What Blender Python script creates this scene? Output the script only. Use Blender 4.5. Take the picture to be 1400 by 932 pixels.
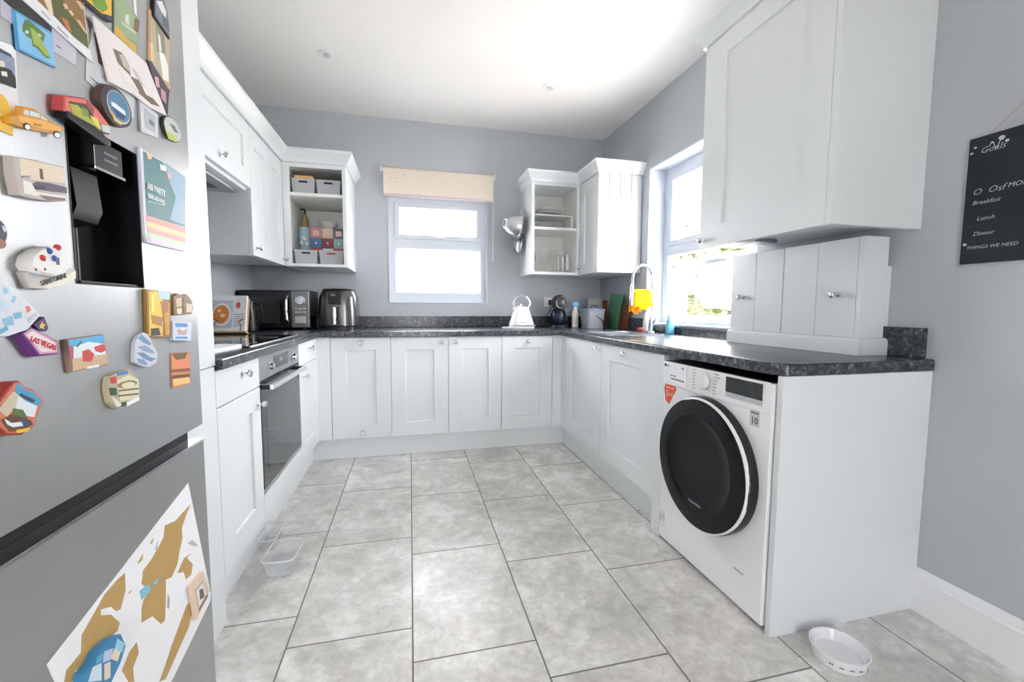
import bpy, bmesh, math, random
from mathutils import Vector, Matrix
C = bpy.context.scene.collection
for o in list(bpy.data.objects): bpy.data.objects.remove(o)
random.seed(7)
R = math.radians

# ------------------------------------------------------------------ camera
cam = bpy.data.cameras.new('camera'); co = bpy.data.objects.new('camera', cam); C.objects.link(co)
cam.sensor_width = 36; cam.lens = 36*581.91/1400; cam.clip_start = .02; cam.clip_end = 200
ya, pi_, ro = R(13.48), R(-4.475), R(.302)
fw = Vector((math.sin(ya)*math.cos(pi_), math.cos(ya)*math.cos(pi_), math.sin(pi_)))
rt = Vector((math.cos(ya), -math.sin(ya), 0)); up = rt.cross(fw)
r2 = rt*math.cos(ro)+up*math.sin(ro); u2 = -rt*math.sin(ro)+up*math.cos(ro)
m3 = Matrix((r2, u2, -fw)).transposed().to_4x4(); m3.translation = Vector((0, 0, 1.082))
co.matrix_world = m3
bpy.context.scene.camera = co

# ------------------------------------------------------------------ world and light
SC = bpy.context.scene
SC.view_settings.view_transform = 'Standard'; SC.view_settings.look = 'None'
SC.view_settings.exposure = 0.3; SC.view_settings.gamma = 1; SC.view_settings.use_curve_mapping = False
w = bpy.data.worlds.new('overcast_sky'); SC.world = w; w.use_nodes = True
w.node_tree.nodes['Background'].inputs[0].default_value = (.98, .985, 1, 1)
w.node_tree.nodes['Background'].inputs[1].default_value = 22.5
try:
    SC.cycles.use_denoising = True; SC.cycles.max_bounces = 14; SC.cycles.diffuse_bounces = 8
    SC.cycles.transparent_max_bounces = 16; SC.cycles.glossy_bounces = 5; SC.cycles.sample_clamp_indirect = 12
    SC.cycles.caustics_reflective = False; SC.cycles.caustics_refractive = False
except Exception: pass
def area(name, loc, size, target, power, color=(1, 1, 1), portal=False):
    l = bpy.data.lights.new(name, 'AREA'); l.shape = 'RECTANGLE'; l.size, l.size_y = size; l.energy = power; l.color = color
    if portal: l.cycles.is_portal = True
    o = bpy.data.objects.new(name, l); C.objects.link(o); o.location = loc
    o.rotation_euler = (Vector(target)-Vector(loc)).to_track_quat('-Z', 'Y').to_euler()
    return o
sn = bpy.data.lights.new('added_sun', 'SUN'); sn.energy = 50; sn.angle = R(3); sn.color = (1, .95, .88)  # added lamp, bounced off the rear floor to brighten the ceiling
so = bpy.data.objects.new('added_sun', sn); C.objects.link(so); so.location = (0, -8, 8); so.rotation_euler = Vector((.12, 1, -1.25)).to_track_quat('-Z', 'Y').to_euler()
# daylight portals in the window openings (they only guide the sky light)
area('window_daylight', (.25, 3.90, 1.56), (.84, .88), (.25, 0, 1.56), 10, portal=True)
area('window_daylight', (2.0, 2.45, 1.55), (1.04, 1.2), (0, 2.45, 1.55), 10, portal=True)
area('window_daylight', (.1, -2.25, 1.12), (.42, 2.15), (.1, 0, 1.12), 10, portal=True)  # portal of the added rear opening, out of view

# ------------------------------------------------------------------ mesh helpers
XF = {'W': lambda a, b, c: (a, b, c)}
def face_B(c): return lambda u, w, z: (u, c-w, z)        # looks towards -y
def face_L(c): return lambda u, w, z: (c+w, u, z)        # looks towards +x
def face_R(c): return lambda u, w, z: (c-w, u, z)        # looks towards -x
def orient(n, t=Vector((0, 0, 1))):
    return n.normalized().to_track_quat('Z', 'Y').to_matrix()
class MB:
    def __init__(s): s.bm = bmesh.new(); s.mi = 0
    def _fin(s, faces, xf):
        for f in faces: f.material_index = s.mi
    def box(s, x0, x1, y0, y1, z0, z1, bev=0, xf=None, seg=2):
        b = bmesh.new(); bmesh.ops.create_cube(b, size=1)
        for v in b.verts:
            v.co = Vector(((x0+x1)/2+v.co.x*abs(x1-x0), (y0+y1)/2+v.co.y*abs(y1-y0), (z0+z1)/2+v.co.z*abs(z1-z0)))
        if bev: bmesh.ops.bevel(b, geom=list(b.edges), offset=bev, segments=seg, profile=.5, affect='EDGES', clamp_overlap=True)
        s.merge(b, xf); return s
    def merge(s, b, xf=None, mat=None):
        vm = {}
        for v in b.verts:
            c = v.co
            if mat is not None: c = mat @ c
            if xf: c = Vector(xf(*c))
            vm[v] = s.bm.verts.new(c)
        for f in b.faces:
            try:
                g = s.bm.faces.new([vm[v] for v in f.verts]); g.material_index = s.mi
            except ValueError: pass
        b.free()
    def prism(s, pts, c0, c1, axis='x', bev=0, xf=None):
        """extrude a 2-D outline along an axis; x: pts (y,z), y: pts (x,z), z: pts (x,y)"""
        def mk(p, c): return {'x': (c, p[0], p[1]), 'y': (p[0], c, p[1]), 'z': (p[0], p[1], c)}[axis]
        b = bmesh.new()
        a = [b.verts.new(mk(p, c0)) for p in pts]; d = [b.verts.new(mk(p, c1)) for p in pts]
        b.faces.new(a); b.faces.new(d[::-1]); n = len(pts)
        top = []
        for i in range(n): b.faces.new((a[i], a[(i+1) % n], d[(i+1) % n], d[i]))
        bmesh.ops.recalc_face_normals(b, faces=b.faces[:])
        if bev:
            es = [e for e in b.edges if all(v in d for v in e.verts)]
            bmesh.ops.bevel(b, geom=es, offset=bev, segments=2, profile=.5, affect='EDGES', clamp_overlap=True)
        s.merge(b, xf); return s
    def lathe(s, prof, loc, axis=(0, 0, 1), n=24, xf=None, cap=True, sx=1, sy=1):
        """prof: (radius, height) from bottom to top"""
        M = Matrix.Translation(Vector(loc)) @ orient(Vector(axis)).to_4x4()
        b = bmesh.new(); rings = []
        for r, h in prof:
            if r < 1e-5: rings.append([b.verts.new((0, 0, h))])
            else: rings.append([b.verts.new((r*sx*math.cos(2*math.pi*i/n), r*sy*math.sin(2*math.pi*i/n), h)) for i in range(n)])
        for p, q in zip(rings, rings[1:]):
            for i in range(n):
                j = (i+1) % n
                if len(p) == 1 and len(q) == 1: break
                if len(p) == 1: b.faces.new((p[0], q[i], q[j]))
                elif len(q) == 1: b.faces.new((p[i], p[j], q[0]))
                else: b.faces.new((p[i], p[j], q[j], q[i]))
        if cap:
            for g in (rings[0], rings[-1]):
                if len(g) > 2:
                    try: b.faces.new(g)
                    except ValueError: pass
        bmesh.ops.recalc_face_normals(b, faces=b.faces[:])
        s.merge(b, xf, M); return s
    def tube(s, path, r, n=10, xf=None, closed=False):
        P = [Vector(p) for p in path]; b = bmesh.new(); rings = []; up_ = None
        rr = r if isinstance(r, (list, tuple)) else [r]*len(P)
        for i, p in enumerate(P):
            if closed: t = P[(i+1) % len(P)]-P[i-1]
            else: t = P[min(i+1, len(P)-1)]-P[max(i-1, 0)]
            t.normalize()
            if up_ is None: up_ = t.orthogonal().normalized()
            up_ = (up_-t*up_.dot(t)).normalized(); q = t.cross(up_)
            rings.append([b.verts.new(p+(up_*math.cos(2*math.pi*k/n)+q*math.sin(2*math.pi*k/n))*rr[i]) for k in range(n)])
        pr = list(zip(rings, rings[1:]))+([(rings[-1], rings[0])] if closed else [])
        for a, c in pr:
            for k in range(n): b.faces.new((a[k], a[(k+1) % n], c[(k+1) % n], c[k]))
        if not closed: b.faces.new(rings[0]); b.faces.new(rings[-1])
        bmesh.ops.recalc_face_normals(b, faces=b.faces[:])
        s.merge(b, xf); return s
    def shaker(s, u0, u1, z0, z1, xf, t=.02, fw=.1, rec=.010, ch=.002, fl=None, fr=None, fb=None, ft=None):
        fl = fl or fw; fr = fr or fw; fb = fb or fw; ft = ft or fw
        b = bmesh.new()
        def rect(a0, a1, c0, c1, w): return [b.verts.new(p) for p in ((a0, w, c0), (a1, w, c0), (a1, w, c1), (a0, w, c1))]
        k = [rect(u0, u1, z0, z1, 0), rect(u0, u1, z0, z1, t-ch), rect(u0+ch, u1-ch, z0+ch, z1-ch, t),
             rect(u0+fl, u1-fr, z0+fb, z1-ft, t), rect(u0+fl+.003, u1-fr-.003, z0+fb+.003, z1-ft-.003, t-rec)]
        b.faces.new(k[0]); b.faces.new(k[-1])
        for p, q in zip(k, k[1:]):
            for i in range(4): b.faces.new((p[i], p[(i+1) % 4], q[(i+1) % 4], q[i]))
        bmesh.ops.recalc_face_normals(b, faces=b.faces[:])
        s.merge(b, xf); return s
    def sweep(s, path, prof, closed=False, xf=None):
        """mitred sweep of a profile [(out, z)] along a flat path [(x, y)]; out is to the right of travel"""
        b = bmesh.new(); P = [Vector(p) for p in path]; n = len(P); rings = []
        for i in range(n):
            d0 = (P[i]-P[i-1]).normalized() if (i > 0 or closed) else None
            d1 = (P[(i+1) % n]-P[i]).normalized() if (i < n-1 or closed) else None
            if d0 is None: d0 = d1
            if d1 is None: d1 = d0
            n0 = Vector((d0.y, -d0.x)); n1 = Vector((d1.y, -d1.x)); m = (n0+n1); m = m/m.dot(n0) if m.dot(n0) > 1e-6 else n0
            rings.append([b.verts.new((P[i].x+m.x*o, P[i].y+m.y*o, z)) for o, z in prof])
        k = len(prof)
        for a, c in list(zip(rings, rings[1:]))+([(rings[-1], rings[0])] if closed else []):
            for j in range(k): b.faces.new((a[j], a[(j+1) % k], c[(j+1) % k], c[j]))
        if not closed: b.faces.new(rings[0]); b.faces.new(rings[-1])
        bmesh.ops.recalc_face_normals(b, faces=b.faces[:])
        s.merge(b, xf); return s
    def sphere(s, c, r, sx=1, sy=1, sz=1, n=16, xf=None):
        b = bmesh.new(); bmesh.ops.create_uvsphere(b, u_segments=n, v_segments=n//2+2, radius=r)
        for v in b.verts: v.co = Vector((v.co.x*sx, v.co.y*sy, v.co.z*sz))+Vector(c)
        s.merge(b, xf); return s
    def build(s, name, mats, parent=None, smooth=35, at=None, recalc=False):
        if not isinstance(mats, (list, tuple)): mats = [mats]
        if recalc: bmesh.ops.recalc_face_normals(s.bm, faces=s.bm.faces[:])
        me = bpy.data.meshes.new(name)
        off = Vector((0, 0, 0)); p = parent
        while p is not None: off += p.location; p = p.parent
        loc = Vector((0, 0, 0))
        if parent is None:
            if at is None:
                xs = [v.co for v in s.bm.verts]
                lo = Vector([min(c[i] for c in xs) for i in range(3)]); hi = Vector([max(c[i] for c in xs) for i in range(3)])
                at = Vector(((lo.x+hi.x)/2, (lo.y+hi.y)/2, lo.z))
            loc = Vector(at); off = loc.copy()
        for v in s.bm.verts: v.co -= off
        s.bm.to_mesh(me); s.bm.free()
        for m in mats: me.materials.append(m)
        if smooth:
            for f in me.polygons: f.use_smooth = True
            try: me.set_sharp_from_angle(angle=R(smooth))
            except Exception: pass
        o = bpy.data.objects.new(name, me); C.objects.link(o); o.location = loc
        if smooth: wn_ = o.modifiers.new('weighted_normals', 'WEIGHTED_NORMAL'); wn_.keep_sharp = True
        if parent is not None: o.parent = parent
        return o
def tag(o, label=None, cat=None, group=None, kind=None):
    if label: o['label'] = label
    if cat: o['category'] = cat
    if group: o['group'] = group
    if kind: o['kind'] = kind
    return o
def thing(name, loc, label, cat, group=None, rz=0):
    o = bpy.data.objects.new(name, None); C.objects.link(o); o.location = loc; o.rotation_euler = (0, 0, rz)
    o.empty_display_size = .05
    return tag(o, label, cat, group)
def struct(name, mb, m, **k): return tag(mb.build(name, m, **k), kind='structure')
def text_into(mb, s, size, xf, u, w, z, ext=.0004, font_align='LEFT', shear=0, sxy=1, rot=0, thin=0):
    """letters as thin relief: reading direction is +u, height is +z in the frame xf(u, w, z)"""
    c = bpy.data.curves.new('t', 'FONT'); c.body = s; c.size = size; c.extrude = ext; c.align_x = font_align; c.shear = shear; c.resolution_u = 2; c.offset = thin*size
    o = bpy.data.objects.new('t', c); C.objects.link(o); bpy.context.view_layer.update()
    me = bpy.data.meshes.new_from_object(o.evaluated_get(bpy.context.evaluated_depsgraph_get()))
    b = bmesh.new(); b.from_mesh(me); bpy.data.objects.remove(o); bpy.data.meshes.remove(me)
    ca, sa = math.cos(rot), math.sin(rot)
    for v in b.verts:
        x, y, t = v.co.x*sxy, v.co.y, v.co.z
        x, y = x*ca-y*sa, x*sa+y*ca
        v.co = Vector((u+x, w+ext+t, z+y))
    mb.merge(b, xf)
def copy_tree(o, parent=None):
    c = o.copy(); C.objects.link(c)
    if parent is not None: c.parent = parent
    for ch in list(o.children): copy_tree(ch, c)
    return c

# ------------------------------------------------------------------ materials
def srgb(r, g, b): return tuple(((v/255+.055)/1.055)**2.4 if v > 10 else v/255/12.92 for v in (r, g, b))+(1,)
MAT = {}
def mat(name, col=(.8, .8, .8, 1), rough=.5, metal=0, spec=.5, noise=0, nscale=30, bump=0, bscale=200, coat=0, alpha=1, emis=0, trans=0, ior=1.45):
    if name in MAT: return MAT[name]
    if len(col) == 3: col = tuple(col)+(1,)
    m = bpy.data.materials.new(name); m.use_nodes = True; nt = m.node_tree; N = nt.nodes; L = nt.links
    p = N['Principled BSDF']; p.inputs['Base Color'].default_value = col; p.inputs['Roughness'].default_value = rough
    p.inputs['Metallic'].default_value = metal; p.inputs['Specular IOR Level'].default_value = spec; p.inputs['IOR'].default_value = ior
    p.inputs['Coat Weight'].default_value = coat; p.inputs['Transmission Weight'].default_value = trans; p.inputs['Alpha'].default_value = alpha
    tc = N.new('ShaderNodeTexCoord')
    nz = N.new('ShaderNodeTexNoise'); nz.inputs['Scale'].default_value = nscale; nz.inputs['Detail'].default_value = 4
    L.new(tc.outputs['Object'], nz.inputs['Vector'])
    mx = N.new('ShaderNodeMix'); mx.data_type = 'RGBA'; mx.inputs['A'].default_value = tuple(v*(1-noise) for v in col[:3])+(1,)
    mx.inputs['B'].default_value = tuple(min(1, v*(1+noise)) for v in col[:3])+(1,)
    L.new(nz.outputs['Fac'], mx.inputs['Factor']); L.new(mx.outputs['Result'], p.inputs['Base Color'])
    if bump:
        n2 = N.new('ShaderNodeTexNoise'); n2.inputs['Scale'].default_value = bscale; L.new(tc.outputs['Object'], n2.inputs['Vector'])
        bp_ = N.new('ShaderNodeBump'); bp_.inputs['Strength'].default_value = bump; bp_.inputs['Distance'].default_value = .002
        L.new(n2.outputs['Fac'], bp_.inputs['Height']); L.new(bp_.outputs['Normal'], p.inputs['Normal'])
    if emis: p.inputs['Emission Color'].default_value = col; p.inputs['Emission Strength'].default_value = emis
    MAT[name] = m; return m
def nodes(name):
    m = bpy.data.materials.new(name); m.use_nodes = True; MAT[name] = m
    return m, m.node_tree.nodes, m.node_tree.links, m.node_tree.nodes['Principled BSDF']
def glass_mat(name, tint=(1, 1, 1, 1), rough=.0, mixk=1.0, body=0, bodycol=(1, 1, 1, 1)):
    m, N, L, p = nodes(name); N.remove(p)
    tr = N.new('ShaderNodeBsdfTransparent'); tr.inputs[0].default_value = tint
    gl = N.new('ShaderNodeBsdfGlossy'); gl.inputs['Roughness'].default_value = rough
    fr = N.new('ShaderNodeFresnel'); gm = N.new('ShaderNodeNewGeometry'); io = N.new('ShaderNodeMapRange'); io.inputs[3].default_value = 1.45; io.inputs[4].default_value = 1/1.45; L.new(gm.outputs['Backfacing'], io.inputs[0]); L.new(io.outputs[0], fr.inputs[0])
    mx = N.new('ShaderNodeMixShader'); L.new(fr.outputs[0], mx.inputs[0]); L.new(tr.outputs[0], mx.inputs[1]); L.new(gl.outputs[0], mx.inputs[2])
    last = mx
    if body:
        df = N.new('ShaderNodeBsdfDiffuse'); df.inputs[0].default_value = bodycol
        m2 = N.new('ShaderNodeMixShader'); m2.inputs[0].default_value = body; L.new(mx.outputs[0], m2.inputs[1]); L.new(df.outputs[0], m2.inputs[2]); last = m2
    L.new(last.outputs[0], N['Material Output'].inputs[0]); return m

PAINT = mat('pale_grey_cabinet_paint', srgb(226, 230, 232), .36, noise=.012, nscale=6, bump=.03, bscale=60)
INSIDE = mat('cream_cabinet_lining', srgb(234, 234, 231), .5, noise=.01)
WALL = mat('blue_grey_wall_paint', srgb(187, 191, 197), .85, noise=.02, nscale=3, bump=.08, bscale=180, spec=.25)
CEIL = mat('white_ceiling_paint', srgb(246, 243, 240), .9, noise=.01, nscale=2, spec=.2)
GLOSSWHITE = mat('white_gloss_woodwork', srgb(240, 241, 243), .3, noise=.01)
UPVC = mat('white_window_plastic', srgb(214, 219, 228), .35, noise=.01)
CHROME = mat('polished_chrome', (.82, .82, .84), .12, 1)
STEEL = mat('brushed_steel', (.55, .56, .57), .32, 1, noise=.06, nscale=80)
BLACK = mat('black_plastic', (.012, .012, .014), .3, noise=.1)
DARKGAP = mat('dark_rubber_seal', (.015, .016, .018), .7, noise=.1)
GLOSSBLACK = mat('black_glass', (.008, .009, .011), .06, noise=.05, coat=.3)
WHITEP = mat('white_plastic', srgb(238, 238, 240), .35, noise=.01)
GLASS = glass_mat('window_glass')
DRINKGLASS = glass_mat('drinking_glass', (.98, .985, .985, 1), body=.05)
CLEARTUB = glass_mat('clear_plastic', (.98, .98, .985, 1), .12, body=.13)

def floor_material():
    m, N, L, p = nodes('grey_stone_floor_tiles')
    tc = N.new('ShaderNodeTexCoord'); sp = N.new('ShaderNodeSeparateXYZ'); L.new(tc.outputs['Object'], sp.inputs[0])
    def M_(op, a, b=None, c=None):
        n = N.new('ShaderNodeMath'); n.operation = op
        for i, v in enumerate((a, b, c)):
            if v is None: continue
            if isinstance(v, (int, float)): n.inputs[i].default_value = v
            else: L.new(v, n.inputs[i])
        return n.outputs[0]
    u = M_('DIVIDE', M_('ADD', sp.outputs[0], .005), .392); col = M_('FLOOR', u); fu = M_('SUBTRACT', u, col)
    v = M_('DIVIDE', M_('ADD', M_('SUBTRACT', sp.outputs[1], 1.255), M_('MULTIPLY', col, .146)), .586); row = M_('FLOOR', v); fv = M_('SUBTRACT', v, row)
    du = M_('MULTIPLY', M_('MINIMUM', fu, M_('SUBTRACT', 1, fu)), .392); dv = M_('MULTIPLY', M_('MINIMUM', fv, M_('SUBTRACT', 1, fv)), .586)
    d = M_('MINIMUM', du, dv)
    mr = N.new('ShaderNodeMapRange'); mr.inputs[1].default_value = .002; mr.inputs[2].default_value = .0032; L.new(d, mr.inputs[0])   # 0 in grout
    wn = N.new('ShaderNodeTexWhiteNoise'); wn.noise_dimensions = '2D'; cv = N.new('ShaderNodeCombineXYZ'); L.new(col, cv.inputs[0]); L.new(row, cv.inputs[1]); L.new(cv.outputs[0], wn.inputs['Vector'])
    off = N.new('ShaderNodeVectorMath'); off.operation = 'SCALE'; L.new(wn.outputs['Color'], off.inputs[0]); off.inputs['Scale'].default_value = 9
    ad = N.new('ShaderNodeVectorMath'); ad.operation = 'ADD'; L.new(tc.outputs['Object'], ad.inputs[0]); L.new(off.outputs[0], ad.inputs[1])
    n1 = N.new('ShaderNodeTexNoise'); n1.inputs['Scale'].default_value = 4.5; n1.inputs['Detail'].default_value = 9; n1.inputs['Roughness'].default_value = .68; n1.inputs['Distortion'].default_value = .5; L.new(ad.outputs[0], n1.inputs['Vector'])
    n2 = N.new('ShaderNodeTexNoise'); n2.inputs['Scale'].default_value = 24; n2.inputs['Detail'].default_value = 9; n2.inputs['Roughness'].default_value = .7; n2.inputs['Distortion'].default_value = .4; L.new(ad.outputs[0], n2.inputs['Vector'])
    mixn = M_('ADD', M_('MULTIPLY', n1.outputs['Fac'], .6), M_('MULTIPLY', n2.outputs['Fac'], .4))
    cr = N.new('ShaderNodeValToRGB'); e = cr.color_ramp.elements
    e[0].position = .39; e[0].color = srgb(188, 186, 182); e[1].position = .60; e[1].color = srgb(238, 236, 233)
    k = e.new(.5); k.color = srgb(213, 210, 206)
    L.new(mixn, cr.inputs[0])
    br = M_('ADD', .93, M_('MULTIPLY', wn.outputs['Value'], .1))
    sc = N.new('ShaderNodeVectorMath'); sc.operation = 'SCALE'; L.new(cr.outputs[0], sc.inputs[0]); L.new(br, sc.inputs['Scale'])
    mx = N.new('ShaderNodeMix'); mx.data_type = 'RGBA'; mx.inputs['A'].default_value = srgb(122, 121, 119); L.new(sc.outputs[0], mx.inputs['B']); L.new(mr.outputs[0], mx.inputs['Factor'])
    L.new(mx.outputs['Result'], p.inputs['Base Color'])
    rr = N.new('ShaderNodeMapRange'); rr.inputs[3].default_value = .8; rr.inputs[4].default_value = .37; L.new(mr.outputs[0], rr.inputs[0]); L.new(rr.outputs[0], p.inputs['Roughness'])
    bu = N.new('ShaderNodeBump'); bu.inputs['Strength'].default_value = .25; bu.inputs['Distance'].default_value = .003
    L.new(M_('ADD', M_('MULTIPLY', mr.outputs[0], 1.0), M_('MULTIPLY', mixn, .25)), bu.inputs['Height']); L.new(bu.outputs[0], p.inputs['Normal'])
    return m
FLOOR = floor_material()
def worktop_material():
    m, N, L, p = nodes('charcoal_stone_effect_worktop')
    tc = N.new('ShaderNodeTexCoord')
    n1 = N.new('ShaderNodeTexNoise'); n1.inputs['Scale'].default_value = 42; n1.inputs['Detail'].default_value = 8; n1.inputs['Roughness'].default_value = .75; n1.inputs['Distortion'].default_value = 1.2
    L.new(tc.outputs['Object'], n1.inputs['Vector'])
    cr = N.new('ShaderNodeValToRGB'); e = cr.color_ramp.elements; e[0].position = .42; e[0].color = srgb(38, 41, 47); e[1].position = .72; e[1].color = srgb(168, 172, 180)
    k = e.new(.56); k.color = srgb(76, 80, 88)
    L.new(n1.outputs['Fac'], cr.inputs[0]); L.new(cr.outputs[0], p.inputs['Base Color']); p.inputs['Roughness'].default_value = .24
    return m
WORKTOP = worktop_material()
def steel_door():
    m, N, L, p = nodes('brushed_silver_fridge_steel')
    tc = N.new('ShaderNodeTexCoord'); mp = N.new('ShaderNodeMapping'); mp.inputs['Scale'].default_value = (1, 160, 2); L.new(tc.outputs['Object'], mp.inputs[0])
    n1 = N.new('ShaderNodeTexNoise'); n1.inputs['Scale'].default_value = 2; n1.inputs['Detail'].default_value = 4; L.new(mp.outputs[0], n1.inputs['Vector'])
    cr = N.new('ShaderNodeValToRGB'); cr.color_ramp.elements[0].color = (.38, .385, .39, 1); cr.color_ramp.elements[1].color = (.44, .445, .45, 1)
    L.new(n1.outputs['Fac'], cr.inputs[0]); L.new(cr.outputs[0], p.inputs['Base Color'])
    p.inputs['Metallic'].default_value = .85; p.inputs['Roughness'].default_value = .36
    return m
FRIDGE = steel_door()

# ------------------------------------------------------------------ room shell
XL, XR, D, H, YB = -1.213, 1.771, 3.774, 2.631, -2.2
struct('floor', MB().box(XL-.2, XR+.3, YB-.2, D+.2, -.08, 0), FLOOR, smooth=0, at=(0, 0, 0))
struct('ceiling', MB().box(XL-.2, XR+.3, YB-.2, D+.2, H, H+.1), CEIL, smooth=0)
struct('wall_left', MB().box(XL-.12, XL, YB-.12, D+.12, 0, H), WALL, smooth=0)
def wall_open(name, axis, c0, c1, a0, a1, o, m=WALL):
    """a wall with one opening o = (a0, a1, z0, z1)"""
    mb = MB()
    for (p, q, z0, z1) in ((a0, o[0], 0, H), (o[1], a1, 0, H), (o[0], o[1], 0, o[2]), (o[0], o[1], o[3], H)):
        if q-p < 1e-4 or z1-z0 < 1e-4: continue
        if axis == 'y': mb.box(p, q, c0, c1, z0, z1)
        else: mb.box(c0, c1, p, q, z0, z1)
    return struct(name, mb, m, smooth=0)
WX0, WX1, WZ0, WZ1 = -.166, .671, 1.122, 2.02
wall_open('wall_back', 'y', D, D+.28, XL-.12, XR+.28, (WX0, WX1, WZ0, WZ1))
SY0, SY1, SZ0, SZ1 = 1.90, 2.965, .962, 2.13
wall_open('wall_right', 'x', XR, XR+.28, YB-.12, D, (SY0, SY1, SZ0, SZ1))
wall_open('wall_rear', 'y', YB-.12, YB, XL, XR, (-.11, .31, .04, 2.2))
# narrow unseen glazed opening, added and sized for fill light from behind
mb = MB()
for (a, b_, c, d) in ((-.11, .31, .04, .1), (-.11, .31, 2.14, 2.2), (-.11, -.07, .1, 2.14), (.27, .31, .1, 2.14)):
    mb.box(a, b_, YB-.09, YB-.03, c, d, .004)
rw = tag(mb.build('added_rear_opening', UPVC), kind='structure')
MB().box(-.07, .27, YB-.064, YB-.056, .1, 2.14).build('pane', GLASS, rw)
# skirting board along the right wall
prof = [(0, 0), (.018, 0), (.018, .125), (.013, .132), (.013, .14), (.006, .152), (.004, .158), (0, .158)]
struct('baseboard_right', MB().sweep([(XR, 1.092), (XR, YB)], prof), GLOSSWHITE)
struct('baseboard_left', MB().sweep([(XL, YB), (XL, .5)], prof), GLOSSWHITE)

# back window: frame, opening top light, fixed lower pane
def ring(mb, x0, x1, z0, z1, wd, y0, y1, bev=.004, wb=None, wt=None):
    wb = wb or wd; wt = wt or wd
    mb.box(x0, x0+wd, y0, y1, z0, z1, bev); mb.box(x1-wd, x1, y0, y1, z0, z1, bev)
    mb.box(x0+wd-.002, x1-wd+.002, y0, y1, z0, z0+wb, bev); mb.box(x0+wd-.002, x1-wd+.002, y0, y1, z1-wt, z1, bev)
mb = MB()
FY = D+.03
mb.box(WX0+.002, WX0+.055, FY, FY+.07, WZ0+.002, WZ1-.002, .004); mb.box(WX1-.055, WX1-.002, FY, FY+.07, WZ0+.002, WZ1-.002, .004)
mb.box(WX0+.05, WX1-.05, FY, FY+.07, WZ0+.002, WZ0+.085, .004); mb.box(WX0+.05, WX1-.05, FY, FY+.07, WZ1-.06, WZ1-.002, .004)
mb.box(WX0+.05, WX1-.05, FY, FY+.07, 1.585, 1.665, .004)
ring(mb, WX0+.05, WX1-.05, WZ0+.08, 1.59, .012, FY+.012, FY+.05, .002)
wb = tag(mb.build('window_1', UPVC), kind='structure')
MB().box(WX0+.058, WX1-.058, FY+.03, FY+.036, WZ0+.088, 1.584).build('pane', GLASS, wb)
mb = MB(); ring(mb, WX0+.052, WX1-.052, 1.663, WZ1-.058, .038, FY-.012, FY+.05, .004)
sash = mb.build('sash', UPVC, wb)
MB().box(WX0+.088, WX1-.088, FY+.03, FY+.036, 1.70, WZ1-.095).build('pane', GLASS, sash)
hd = MB().box(.215, .285, FY-.026, FY-.012, 1.672, 1.69, .003); hd.box(.24, .31, FY-.036, FY-.024, 1.676, 1.688, .003)
hd.build('handle', WHITEP, sash)
# white reveal lining around it
mb = MB(); ring(mb, WX0-.004, WX1+.004, WZ0-.004, WZ1+.004, .008, D-.006, D+.03, .002)
struct('trim_1', mb, UPVC)

# side window: deep reveal, fixed upper light, top-hung lower sash pushed open
mb = MB(); FX = XR+.13
mb.box(FX, FX+.07, SY1-.075, SY1-.002, SZ0+.002, SZ1-.002, .004); mb.box(FX, FX+.07, SY0+.002, SY0+.075, SZ0+.002, SZ1-.002, .004)
mb.box(FX, FX+.07, SY0+.07, SY1-.07, SZ0+.002, SZ0+.075, .004); mb.box(FX, FX+.07, SY0+.07, SY1-.07, SZ1-.07, SZ1-.002, .004)
mb.box(FX, FX+.07, SY0+.07, SY1-.07, 1.475, 1.545, .004)
ws = tag(mb.build('window_2', UPVC), kind='structure')
mb = MB()
for a, b_, c, d in ((SY1-.115, SY1-.073, 1.543, SZ1-.068), (SY0+.073, SY0+.115, 1.543, SZ1-.068), (SY0+.113, SY1-.113, 1.543, 1.585), (SY0+.113, SY1-.113, SZ1-.11, SZ1-.068)):
    mb.box(FX-.008, FX+.05, a, b_, c, d, .004)
us = mb.build('sash', UPVC, ws)
MB().box(FX+.02, FX+.026, SY0+.105, SY1-.105, 1.575, SZ1-.1).build('pane', GLASS, us)
# opened sash, tilting out about its top edge
ang = R(43); hz = 1.42; hx = FX+.05; LN = .44
def tilt(a, n, y): # a down the sash, n out of its plane
    return (hx+a*math.sin(ang)+n*math.cos(ang), y, hz-a*math.cos(ang)+n*math.sin(ang))
txf = lambda y, n, a: tilt(a, n, y)
mb = MB(); y0, y1 = SY0+.078, SY1-.078
for a, b_, c, d in ((y0, y0+.055, 0, LN), (y1-.055, y1, 0, LN), (y0+.05, y1-.05, 0, .055), (y0+.05, y1-.05, LN-.055, LN)):
    mb.box(a, b_, -.02, .03, c, d, .004, xf=txf)
os_ = mb.build('opening_sash', UPVC, ws, recalc=True); os_['label'] = 'lower window sash pushed open outwards'
MB().box(y0+.045, y1-.045, 0, .006, .045, LN-.045, xf=txf).build('pane', GLASS, os_)
MB().box((y0+y1)/2-.1, (y0+y1)/2+.1, -.034, -.02, .02, .045, .003, xf=txf).build('vent', WHITEP, os_, recalc=True)
MB().tube([(FX+.03, SY1-.082, 1.19), tilt(.23, -.022, SY1-.09)], .006).build('stay', STEEL, ws)
MB().tube([(FX+.03, SY1-.082, 1.40), tilt(.03, -.022, SY1-.09), tilt(.12, -.022, SY1-.09)], .006).build('stay', STEEL, ws)
# white boards lining the reveal and the sill
mb = MB(); mb.box(XR-.004, FX, SY1-.012, SY1-.0005, SZ0+.001, SZ1-.001, .002); mb.box(XR-.004, FX, SY0+.001, SY1-.012, SZ1-.012, SZ1-.001, .002)
struct('trim_2', mb, UPVC)
struct('trim_3', MB().box(XR-.012, FX, SY0+.001, SY1-.013, SZ0+.0005, SZ0+.014, .003), UPVC)

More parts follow.
